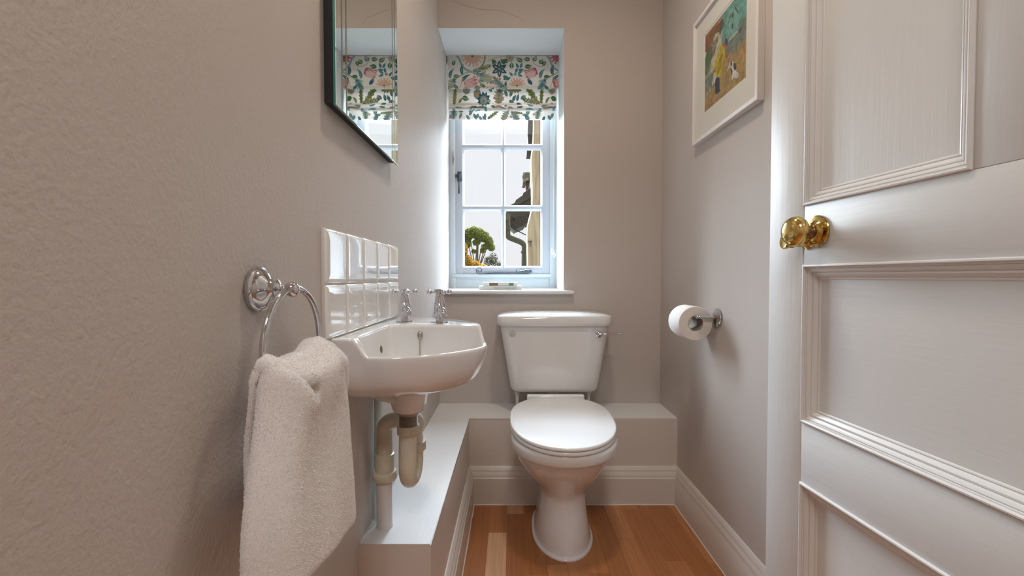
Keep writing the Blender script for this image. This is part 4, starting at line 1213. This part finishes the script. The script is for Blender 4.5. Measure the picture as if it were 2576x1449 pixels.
def patch(pts, col):
    lv_[0] += 1
    f = bm.faces.new([bm.verts.new(ptI(s, t, .00012+.00001*lv_[0])) for s, t in pts])
    for lp in f.loops: lp[ink] = col+(1.,)
    bmesh.ops.triangulate(bm, faces=[f])
def cpatch(pts, col): patch([(q.x, q.y) for q in catmull([Vector((a, b, 0)) for a, b in pts], 4, closed=True)], col)
# crop pixel (799x1449 over 160x290 photo px) -> picture s,t
def cp(x, y):
    q = (1740+x/799*160, y/1449*290)
    u, v = q[0]-1288, q[1]-724.5; b = F_PX*_c-_s*v; t_ = xg/u; Y_ = b*t_; Z_ = EYE+(-F_PX*_s-_c*v)*t_
    return ((IY1-Y_)/(IY1-IY0), (Z_-IZ0)/(IZ1-IZ0))
def P_(pts, col, smooth=True): (cpatch if smooth else patch)([cp(*p) for p in pts], col)
P_([(440, 200), (530, 85), (592, 70), (596, 340), (500, 480), (430, 560)], (.17, .36, .32), False)
P_([(222, 430), (345, 290), (370, 250), (400, 240), (405, 330), (350, 400), (300, 420), (262, 480), (225, 560)], (.20, .10, .05))
P_([(165, 560), (190, 480), (215, 560), (220, 620), (185, 660), (168, 640)], (.22, .09, .05))
P_([(175, 720), (225, 600), (262, 640), (240, 720), (200, 800), (175, 850)], (.05, .14, .06))
P_([(228, 600), (258, 600), (245, 780), (215, 800)], (.13, .15, .08))
P_([(283, 850), (300, 770), (335, 650), (375, 560), (415, 620), (418, 690), (440, 700), (435, 745), (405, 760), (385, 900), (372, 960), (315, 990), (300, 900)], (.47, .38, .035))
P_([(335, 790), (375, 680), (395, 700), (350, 900), (325, 930)], (.35, .22, .04))
P_([(405, 560), (425, 530), (445, 570), (432, 605), (408, 600)], (.36, .11, .05))
P_([(418, 530), (425, 492), (450, 492), (455, 545), (440, 580)], (.05, .08, .16))
P_([(435, 700), (455, 670), (475, 660), (465, 700), (448, 740), (436, 735)], (.36, .12, .06))
P_([(276, 890), (292, 855), (300, 895), (288, 915)], (.36, .12, .06))
P_([(280, 920), (305, 925), (305, 1010), (275, 1060), (255, 1075)], (.52, .53, .50))
P_([(300, 1000), (348, 975), (348, 1110), (358, 1130), (350, 1150), (305, 1185), (296, 1130)], (.04, .06, .11))
P_([(450, 890), (458, 850), (480, 790), (510, 775), (555, 800), (560, 890), (588, 920), (580, 980), (556, 985), (530, 975), (505, 1005), (500, 960), (510, 880), (480, 850)], (.58, .58, .55))
P_([(530, 790), (555, 800), (560, 860), (540, 885), (525, 840)], (.07, .07, .07)); P_([(488, 790), (505, 768), (508, 810), (492, 835)], (.05, .05, .05))
for a in ([(505, 180), (525, 150), (525, 200), (508, 225)], [(505, 320), (522, 285), (525, 335), (510, 375)], [(600, 380), (628, 340), (620, 390), (605, 425)], [(540, 95), (555, 90), (588, 150), (580, 165)]): P_(a, (.08, .09, .08))
P_([(455, 300), (500, 150), (505, 155), (458, 310)], (.09, .1, .09), False)
P_([(480, 500), (560, 395), (575, 400), (500, 490)], (.55, .52, .38))
P_([(375, 250), (400, 290), (360, 435), (350, 400)], (.08, .09, .07))
P_([(185, 1205), (232, 1150), (240, 1105), (232, 1110), (222, 1150), (180, 1195)], (.5, .5, .47), False)
me = bpy.data.meshes.new('print'); bm.to_mesh(me); bm.free(); me.materials.append(print_mat())
pr_ = link(bpy.data.objects.new('print', me)); rel(pr_, pic); pr_['label'] = 'painted seaside scene with figure and dog'
M_ink = mat('grey_lettering_ink', (.09, .09, .085, 1), .8)
for body, (cx_, cy_), sz, m_ in (('CHOOSE', (252, 612), .025, M_ink), ('YOUR', (258, 672), .022, mat('faded_red_ink', (.25, .14, .12, 1), .8)), ('SHIPS', (245, 740), .027, mat('maroon_lettering_ink', (.14, .06, .06, 1), .8))):
    s, t = cp(cx_, cy_); p = ptI(s, t, .0010)
    M = Matrix.Translation(p) @ Matrix(((0, 0, -1, 0), (-1, 0, 0, 0), (0, 1, 0, 0), (0, 0, 0, 1))) @ Matrix.Diagonal((.50, .95, 1, 1))
    text_mesh('lettering', body, sz, M, m_, root=pic, ext=.00002)
bm = NB(); bm.faces.new([bm.verts.new(p) for p in rect(PXF+.0065, .0130)])
rel(obj('picture_glass', bm, M_glass, smooth=0), pic)

# ------------------------------------------------------------------ door
KD = .07686; DN = math.sqrt(1+KD*KD)
D0 = Vector((.650-KD*1.0135, 1.0135, 0)); DU = Vector((KD, -1, 0)).normalized(); DNR = Vector((-1, -KD, 0)).normalized()
DM = Matrix((( DU.x, 0, DNR.x, D0.x), (DU.y, 0, DNR.y, D0.y), (0, 1, 0, 0), (0, 0, 0, 1)))   # local (u, z, out)
door = struct(empty('door_1', (D0.x, D0.y, 0)), 'open white four-panel door with brass knob on the right')
DWd, DHt, DT = .920, 2.02, .042
def dpart(name, bm, m, smooth=35, label=None):
    bmesh.ops.transform(bm, matrix=DM, verts=bm.verts); o = rel(obj(name, bm, m, smooth=smooth), door)
    if label: o['label'] = label
    return o
st, mun, x2 = .1065, .090, DWd-.1065
def dbox(bm, u0, u1, z0, z1, w0=-DT, w1=0, bev=.0012): box(bm, u0, u1, z0, z1, w0, w1, bev=bev)
bm = NB(); dbox(bm, 0, st, .006, DHt, bev=.002); dbox(bm, x2, DWd, .006, DHt)
dbox(bm, .4145, .4145+mun, 1.0708, DHt-.11)
dpart('stile', bm, M_door, label='upright brushed door stiles')
bm = NB()
g = .0006
for z0, z1 in ((.9546, 1.0708), (.5188, .640), (.006, .215), (DHt-.11, DHt)): dbox(bm, st+g, x2-g, z0, z1, w1=-.0003)
dpart('rail', bm, M_doorrail)
panels = [(st, .4145, 1.0708, DHt-.11), (.4145+mun, x2, 1.0708, DHt-.11), (st, x2, .640, .9546), (st, x2, .215, .5188)]
RD = .0150
for i, (u0, u1, z0, z1) in enumerate(panels):
    bm = NB(); box(bm, u0-.004, u1+.004, z0-.004, z1+.004, -.028, -RD)
    dpart('door_panel', bm, M_door if i < 2 else M_doorrail, smooth=0)
bm = NB()
MP = [(-.0004, -.002), (0, .0012), (.0014, .0036), (.0038, .0040), (.0052, .0026), (.0056, -.0004), (.0076, -.0006), (.0082, -.0030), (.0100, -.0022), (.0122, -.0032), (.0150, -.0058), (.0156, -.0080), (.0172, -.0072), (.0192, -.0076), (.0222, -.0096), (.0244, -.0122), (.0248, -.0138), (.0266, -.0130), (.0284, -.0136), (.0300, -RD)]
for u0, u1, z0, z1 in panels:
    loft(bm, [[(u0+t, z0+t, w), (u1-t, z0+t, w), (u1-t, z1-t, w), (u0+t, z1-t, w)] for t, w in MP])
dpart('panel_moulding', bm, mat('white_moulding_paint', (.72, .71, .70, 1), .33), smooth=20)
# knob
KU, KZ = .1415, 1.0166
bm = NB(); lathe(bm, [(0, 0), (.0305, 0), (.0315, .0012), (.0305, .0030), (.0270, .0040), (.0215, .0046), (.0205, .0060), (.0175, .0095), (.0150, .0115), (.0125, .0120)], 56, Matrix.Translation((KU, KZ, 0)))
kn = dpart('door_knob', bm, M_brass, smooth=40, label='round polished brass door knob')
bm = NB(); lathe(bm, [(.0125, .010), (.0115, .013), (.0092, .0165), (.0088, .021), (.0105, .0225), (.0105, .0245), (.0085, .026), (.0085, .031)], 40, Matrix.Translation((KU, KZ, 0)))
bmesh.ops.transform(bm, matrix=DM, verts=bm.verts); o = obj('spindle', bm, M_darkbrass, smooth=40); o.parent = kn; o.matrix_parent_inverse = Matrix.Translation(-door.location)@Matrix.Identity(4)
bm = NB(); lathe(bm, [(.008, .0265), (.0150, .0275), (.0215, .0300), (.0262, .0345), (.0285, .0400), (.0290, .0440), (.0282, .0485), (.0255, .0540), (.0205, .0585), (.0135, .0615), (.006, .0628), (0, .0630)], 64, Matrix.Translation((KU, KZ, 0)))
bmesh.ops.transform(bm, matrix=DM, verts=bm.verts); o2 = obj('knob_head', bm, M_brass, smooth=60); o2.parent = kn; o2.matrix_parent_inverse = Matrix.Identity(4)
for q in (o, o2):
    q.matrix_parent_inverse = Matrix.Identity(4)
    q.parent = kn
    q.matrix_parent_inverse = (Matrix.Translation(door.location) @ Matrix.Translation(-door.location)).inverted()
bm = NB(); lathe(bm, [(0, 0), (.0150, 0), (.0155, .002), (.0130, .004), (.0100, .006), (.0098, .028), (.0118, .029), (.0122, .031), (.0108, .0325), (.0115, .034), (.0120, .036), (.0108, .0375), (.0118, .039), (.0135, .0415), (.0142, .045), (.0135, .0475), (.0110, .0488), (.0085, .0478), (0, .0484)], 40, Matrix.Translation((.1155, .999, 0)))
dpart('thumb_turn', bm, M_brass, smooth=40, label='small brass thumb turn behind the knob')
bm = NB()
for hz in (.25, 1.75): lathe(bm, [(.006, hz-.05), (.006, hz+.05)], 16, Matrix.Translation((DWd+.004, 0, -.004)) @ Matrix.Rotation(-PI/2, 4, 'X') @ Matrix.Diagonal((1, 1, -1, 1)))
dpart('hinge', bm, M_darkbrass, smooth=40)

# ------------------------------------------------------------------ outside
M_ground = mat('grass_ground', (.085, .085, .06, 1), .95)
bm = NB(); box(bm, -90, 90, YW+.13, 160, -.2, -.02); struct(obj('ground', bm, M_ground, smooth=0), 'garden ground outside')
# weathered post of the house wall seen edge on
M_post = mat('weathered_oak_post', (.30, .235, .145, 1), .9, colvar=(7., (.20, .15, .095, 1), (6, 6, .5), .42, .62), bump=(14., .8, .03, (2, 2, .3), 5))
def prism(bm, pix, Y, dep, mi=0): extrude_poly(bm, [at(x, y, Y) for x, y in pix], (0, dep, 0), mi)
Yp = 4.2
L_ = []
edge = [(-420, 1342), (150, 1340), (300, 1340.5), (330, 1340), (370, 1338), (400, 1334), (430, 1335), (480, 1337), (520, 1336), (545, 1331), (570, 1325), (600, 1324), (640, 1325), (668, 1325), (900, 1325), (1070, 1325)]
bm = NB()
xr_ = at(1420, 700, Yp).x
for y_, x_ in catmull([Vector((a, b, 0)) for a, b in edge], 2) and [(v.x, v.y) for v in catmull([Vector((a, b, 0)) for a, b in edge], 2)]:
    p = at(x_, y_, Yp); L_.append([(p.x+.012, p.y, p.z), (p.x, p.y+.03, p.z), (p.x+.01, p.y+.35, p.z), (xr_, p.y+.35, p.z), (xr_, p.y-.0, p.z), (at(1353, 700, Yp).x, p.y-.005, p.z)])
loft(bm, L_, cap0=True, cap1=True)
post = tag(obj('corner_post', bm, M_post, smooth=50), 'weathered oak corner post just outside the right panes', 'post')
bm = NB(); prism(bm, [(1330, -200), (1341, -200), (1341, 386), (1325, 386), (1325, 370), (1329, 360), (1327, 340), (1329, 300)], Yp+.1, .2)
o = obj('dark_board', bm, mat('dark_weathered_board', (.035, .028, .022, 1), .9, bump=(10., .6, .02, W1, 4)), smooth=0); o.parent = post; o['label'] = 'dark weatherboard on the post'
bm = NB()
for (x, y, w, h) in ((1333, 607, 6, .8), (1334, 613, 1.2, 7)):
    a = at(x-w, y-h, Yp-.012); b = at(x+w, y+h, Yp-.012); box(bm, a.x, b.x, Yp-.018, Yp+.03, b.z, a.z)
o = obj('iron_strap', bm, mat('rusty_iron', (.06, .045, .03, 1), .8), smooth=0); o.parent = post
# neighbouring roof corner with gutter and swan-neck downpipe
Yr = 7.0
nb = tag(empty('tiled_roof_corner', at(1335, 560, Yr)), 'mossy slate roof corner and eaves seen through the right panes', 'roof')
M_slate = mat('mossy_slate', (.055, .05, .043, 1), .9, colvar=(7., (.085, .08, .05, 1), W1, .5, .6), bump=(20., .8, .03, W1, 4))
M_moss = mat('moss_cap', (.13, .12, .075, 1), .95, colvar=(14., (.30, .29, .25, 1), W1, .5, .6), bump=(25., .8, .04, W1, 4))
M_soff = mat('lichen_boards', (.095, .088, .06, 1), .9)
bm = NB(); prism(bm, [(1280, 518), (1295, 510), (1298, 503), (1315, 491), (1316, 486), (1336, 471), (1362, 470), (1362, 492), (1338, 494), (1322, 505), (1300, 517), (1282, 526)], Yr, 1.2); rel(obj('slate_verge', bm, M_slate, smooth=0), nb)
bm = NB(); prism(bm, [(1322, 500), (1338, 490), (1362, 488), (1362, 530), (1330, 540), (1310, 552), (1296, 554), (1285, 540), (1272, 540), (1276, 522), (1300, 514)], Yr+.15, 1.0); rel(obj('eaves_board', bm, M_soff, smooth=0), nb)
bm = NB(); prism(bm, [(1277, 550), (1285, 541), (1286, 548), (1292, 556), (1299, 548), (1308, 545), (1316, 548), (1330, 536), (1362, 530), (1362, 546), (1345, 558), (1322, 562), (1318, 568), (1308, 572), (1300, 575), (1293, 579), (1286, 573), (1281, 564), (1272, 560)], Yr-.05, .6); rel(obj('tile_edge', bm, mat('dark_tile_edge', (.04, .034, .028, 1), .9, bump=(20., .8, .03, W1, 4)), smooth=0), nb)
bm = NB(); prism(bm, [(1266, 538), (1284, 537), (1284, 543), (1278, 552), (1266, 554)], Yr-.3, 1.0); rel(obj('gutter_end', bm, M_soff, smooth=0), nb)
bm = NB(); dpz = [at(1276, 552, Yr-.2), at(1277, 575, Yr-.2), at(1277, 590, Yr-.2), at(1281, 597, Yr-.2), at(1295, 603, Yr-.2), at(1310, 609, Yr-.2), at(1318, 616, Yr-.2), at(1319, 628, Yr-.2), at(1318.5, 668, Yr-.2), at(1318.5, 860, Yr-.2)]
tube(bm, catmull(dpz, 5), .042, 16)
tube(bm, [at(1318.5, 632, Yr-.2), at(1318.5, 636, Yr-.2)], .054, 16); tube(bm, [at(1277, 570, Yr-.2), at(1277, 580, Yr-.2)], .052, 16)
rel(obj('downpipe', bm, mat('old_green_grey_iron', (.06, .055, .034, 1), .8, bump=(20., .4, .02, W1, 3)), smooth=60), nb)
bm = NB(); tube(bm, [at(1294, 577, Yr), at(1325, 592, Yr)], .008, 6); rel(obj('cable', bm, M_black, smooth=60), nb)
chn = rel(empty('chimney', at(1330, 470, Yr+.5)), nb)
bm = NB(); prism(bm, [(1322, 452), (1345, 450), (1345, 485), (1323, 482)], Yr+.5, .4, 0)
o = obj('brick_stack', bm, mat('dark_old_brick', (.10, .045, .03, 1), .9), smooth=0); o.parent = chn; o.matrix_parent_inverse = Matrix.Translation(-at(1330, 470, Yr+.5))
bm = NB(); prism(bm, [(1314, 447), (1316, 434), (1325, 433), (1345, 435), (1345, 452), (1322, 454), (1322, 458), (1315, 458)], Yr+.45, .5, 0)
o = obj('mossy_cap', bm, M_moss, smooth=0); o.parent = chn; o.matrix_parent_inverse = Matrix.Translation(-at(1330, 470, Yr+.5))
bm = NB(); prism(bm, [(1333, 452), (1336, 453), (1338, 475), (1326, 484), (1322, 482), (1330, 474)], Yr+.42, .3, 0)
o = obj('lead_flashing', bm, mat('pale_lead', (.38, .39, .42, 1), .6), smooth=0); o.parent = chn; o.matrix_parent_inverse = Matrix.Translation(-at(1330, 470, Yr+.5))

# trees
def foliage(bm, blobs, Y, n, leafsize, seed):
    rg = random.Random(seed); tot = sum(b[2]*b[3] for b in blobs)
    for (cx_, cy_, rx_, ry_) in blobs:
        c = at(cx_, cy_, Y); k = at(cx_+rx_, cy_, Y).x-c.x; kz = abs(at(cx_, cy_-ry_, Y).z-c.z)
        for _ in range(int(n*rx_*ry_/tot)):
            while True:
                a, b, d = rg.uniform(-1, 1), rg.uniform(-1, 1), rg.uniform(-1, 1)
                if a*a+b*b+d*d < 1: break
            p = c+Vector((a*k, d*k, b*kz)); q = Vector((rg.gauss(0, 1), rg.gauss(0, 1), rg.gauss(0, 1))).normalized(); w = q.orthogonal().normalized(); l = leafsize*rg.uniform(.6, 1.3)
            f = bm.faces.new([bm.verts.new(p+q*l), bm.verts.new(p+w*l*.4), bm.verts.new(p-q*l), bm.verts.new(p-w*l*.4)]); f.material_index = 1 if rg.random() < .25 else 0
Yt = 38.
tr1 = tag(empty('tree', (at(1200, 600, Yt).x, Yt, -.02)), 'round-crowned green tree seen through the lower left pane', 'tree')
bm = NB(); foliage(bm, [(1178, 590, 13, 16), (1192, 584, 14, 14), (1205, 590, 16, 16), (1218, 596, 14, 14), (1230, 608, 11, 13), (1236, 622, 9, 10), (1198, 610, 10, 8), (1176, 612, 10, 12), (1214, 630, 6, 7), (1192, 632, 6, 5), (1160, 600, 14, 20), (1222, 620, 9, 8)], Yt, 15000, .095, 1)
o = obj('foliage', bm, [mat('olive_green_leaves', (.17, .20, .055, 1), .9, spec=.1), mat('yellow_green_leaves', (.34, .32, .08, 1), .9, spec=.1)], smooth=0); rel(o, tr1)
bm = NB()
base = Vector((at(1196, 600, Yt).x, Yt, -.02))
tube(bm, [base, at(1198, 680, Yt), at(1200, 640, Yt), at(1202, 600, Yt)], [.35, .16, .12, .08], 8)
for x in (1178, 1186, 1212, 1222, 1228): tube(bm, [at(1198, 690, Yt), at((x+1198)/2, 655, Yt), at(x, 615, Yt)], [.08, .05, .03], 6)
rel(obj('trunk', bm, mat('grey_bark', (.13, .10, .07, 1), .9), smooth=60), tr1)
Ys = 24.
tr2 = tag(empty('autumn_shrub', (at(1175, 650, Ys).x, Ys, -.02)), 'golden autumn tree at the lower corner of the left pane', 'tree')
bm = NB(); foliage(bm, [(1168, 628, 9, 18), (1174, 655, 16, 14), (1190, 664, 18, 10), (1210, 672, 16, 8), (1172, 680, 30, 16), (1150, 640, 14, 30), (1190, 700, 40, 20)], Ys, 9000, .065, 2)
rel(obj('foliage', bm, [mat('golden_leaves', (.42, .24, .03, 1), .9, spec=.1), mat('orange_leaves', (.33, .16, .025, 1), .9, spec=.1)], smooth=0), tr2)
bm = NB(); tube(bm, [(at(1180, 650, Ys).x, Ys, -.02), at(1178, 690, Ys), at(1176, 650, Ys)], [.12, .08, .04], 8); rel(obj('trunk', bm, mat('brown_bark', (.12, .08, .05, 1), .9), smooth=60), tr2)
tr3 = tag(empty('bare_shrub', (at(1240, 660, 30).x, 30, -.02)), 'thin twiggy bush between the green tree and glazing bar', 'shrub')
bm = NB(); foliage(bm, [(1240, 650, 12, 14), (1250, 664, 14, 8), (1228, 658, 12, 12), (1236, 690, 30, 18)], 30., 900, .09, 3)
rel(obj('foliage', bm, [mat('sparse_olive_leaves', (.08, .08, .04, 1), .9, spec=.1), mat('sparse_tan_leaves', (.11, .09, .05, 1), .9, spec=.1)], smooth=0), tr3)
bm = NB(); rg = random.Random(9)
for k in range(14):
    x = 1218+k*2.8; tube(bm, [(at(1240, 700, 30).x, 30, -.02), at(x*.5+620, 690, 30), at(x, 665+rg.uniform(-8, 5), 30), at(x+rg.uniform(-4, 4), 640+rg.uniform(-8, 10), 30)], [.03, .018, .010, .004], 5)
rel(obj('twigs', bm, mat('grey_twigs', (.22, .18, .13, 1), .9), smooth=0), tr3)

# ------------------------------------------------------------------ light
w = bpy.data.worlds.new('overcast_sky'); scene.world = w; w.use_nodes = True
nt = w.node_tree; N = nt.nodes; L = nt.links; bg = N['Background']
tc = N.new('ShaderNodeTexCoord'); sx = N.new('ShaderNodeSeparateXYZ'); L.new(tc.outputs['Generated'], sx.inputs[0])
cr = N.new('ShaderNodeValToRGB'); e = cr.color_ramp.elements
e[0].position = .40; e[0].color = (.05, .06, .04, 1); e[1].position = .5; e[1].color = (.109, .111, .116, 1)
x = e.new(.655); x.color = (.113, .116, .121, 1); x = e.new(.700); x.color = (3.35, 4.05, 4.75, 1); x = e.new(1.0); x.color = (3.35, 4.05, 4.75, 1)
mr = N.new('ShaderNodeMapRange'); mr.inputs['From Min'].default_value = -1; mr.inputs['From Max'].default_value = 1
L.new(sx.outputs['Z'], mr.inputs['Value']); L.new(mr.outputs[0], cr.inputs[0])
# the overcast is bright only towards the hidden sun (+y side)
my = N.new('ShaderNodeMapRange'); my.interpolation_type = 'SMOOTHSTEP'; my.inputs['From Min'].default_value = .05; my.inputs['From Max'].default_value = .45
L.new(sx.outputs['Y'], my.inputs['Value'])
mxw = N.new('ShaderNodeMix'); mxw.data_type = 'RGBA'; mxw.inputs['A'].default_value = (.118, .120, .125, 1)
L.new(my.outputs[0], mxw.inputs['Factor']); L.new(cr.outputs[0], mxw.inputs['B']); L.new(mxw.outputs['Result'], bg.inputs['Color'])
bg.inputs['Strength'].default_value = 7.3
w.cycles.sampling_method = 'AUTOMATIC'

def area(name, loc, rot, size, power, col, shape='RECTANGLE', size_y=None):
    l = bpy.data.lights.new(name, 'AREA'); l.shape = shape; l.size = size
    if size_y: l.size_y = size_y
    l.energy = power; l.color = col
    o = bpy.data.objects.new(name, l); o.location = loc; o.rotation_euler = rot; COL.objects.link(o); return o
# window portal guides the sky light
pt = area('window_portal', ((XL+WXR)/2, YW+.10, 1.46), (-PI/2, 0, 0), WXR-XL, 1, (1, 1, 1), size_y=1.15)
pt.data.cycles.is_portal = True
# veiled sun high in the overcast, in front of the window
sl = bpy.data.lights.new('veiled_sun', 'SUN'); sl.energy = 18.0; sl.angle = math.radians(50); sl.color = (.78, .90, 1.0)
so = bpy.data.objects.new('veiled_sun', sl); COL.objects.link(so)
so.rotation_euler = Vector((-.38, 1.0, .60)).to_track_quat('Z', 'Y').to_euler()
# warm ceiling lamp in the room, cooler unseen fill light added behind the camera
area('ceiling_lamp', (.17, 1.05, 2.39), (0, 0, 0), .16, 8.0, (1, .87, .72), 'DISK')
area('hall_fill_light', (.0, -.75, 2.38), (0, 0, 0), .5, 17.0, (1, .99, .98), 'DISK')

vs_ = scene.view_settings; vs_.view_transform = 'Standard'; vs_.look = 'None'; vs_.exposure = 0.11; vs_.gamma = 1.0; vs_.use_curve_mapping = False
scene.cycles.use_denoising = True
scene.cycles.use_adaptive_sampling = True; scene.cycles.adaptive_threshold = .02
scene.cycles.max_bounces = 9; scene.cycles.diffuse_bounces = 5; scene.cycles.glossy_bounces = 4; scene.cycles.transparent_max_bounces = 12
scene.cycles.caustics_reflective = False; scene.cycles.caustics_refractive = False
scene.cycles.sample_clamp_indirect = 6.0
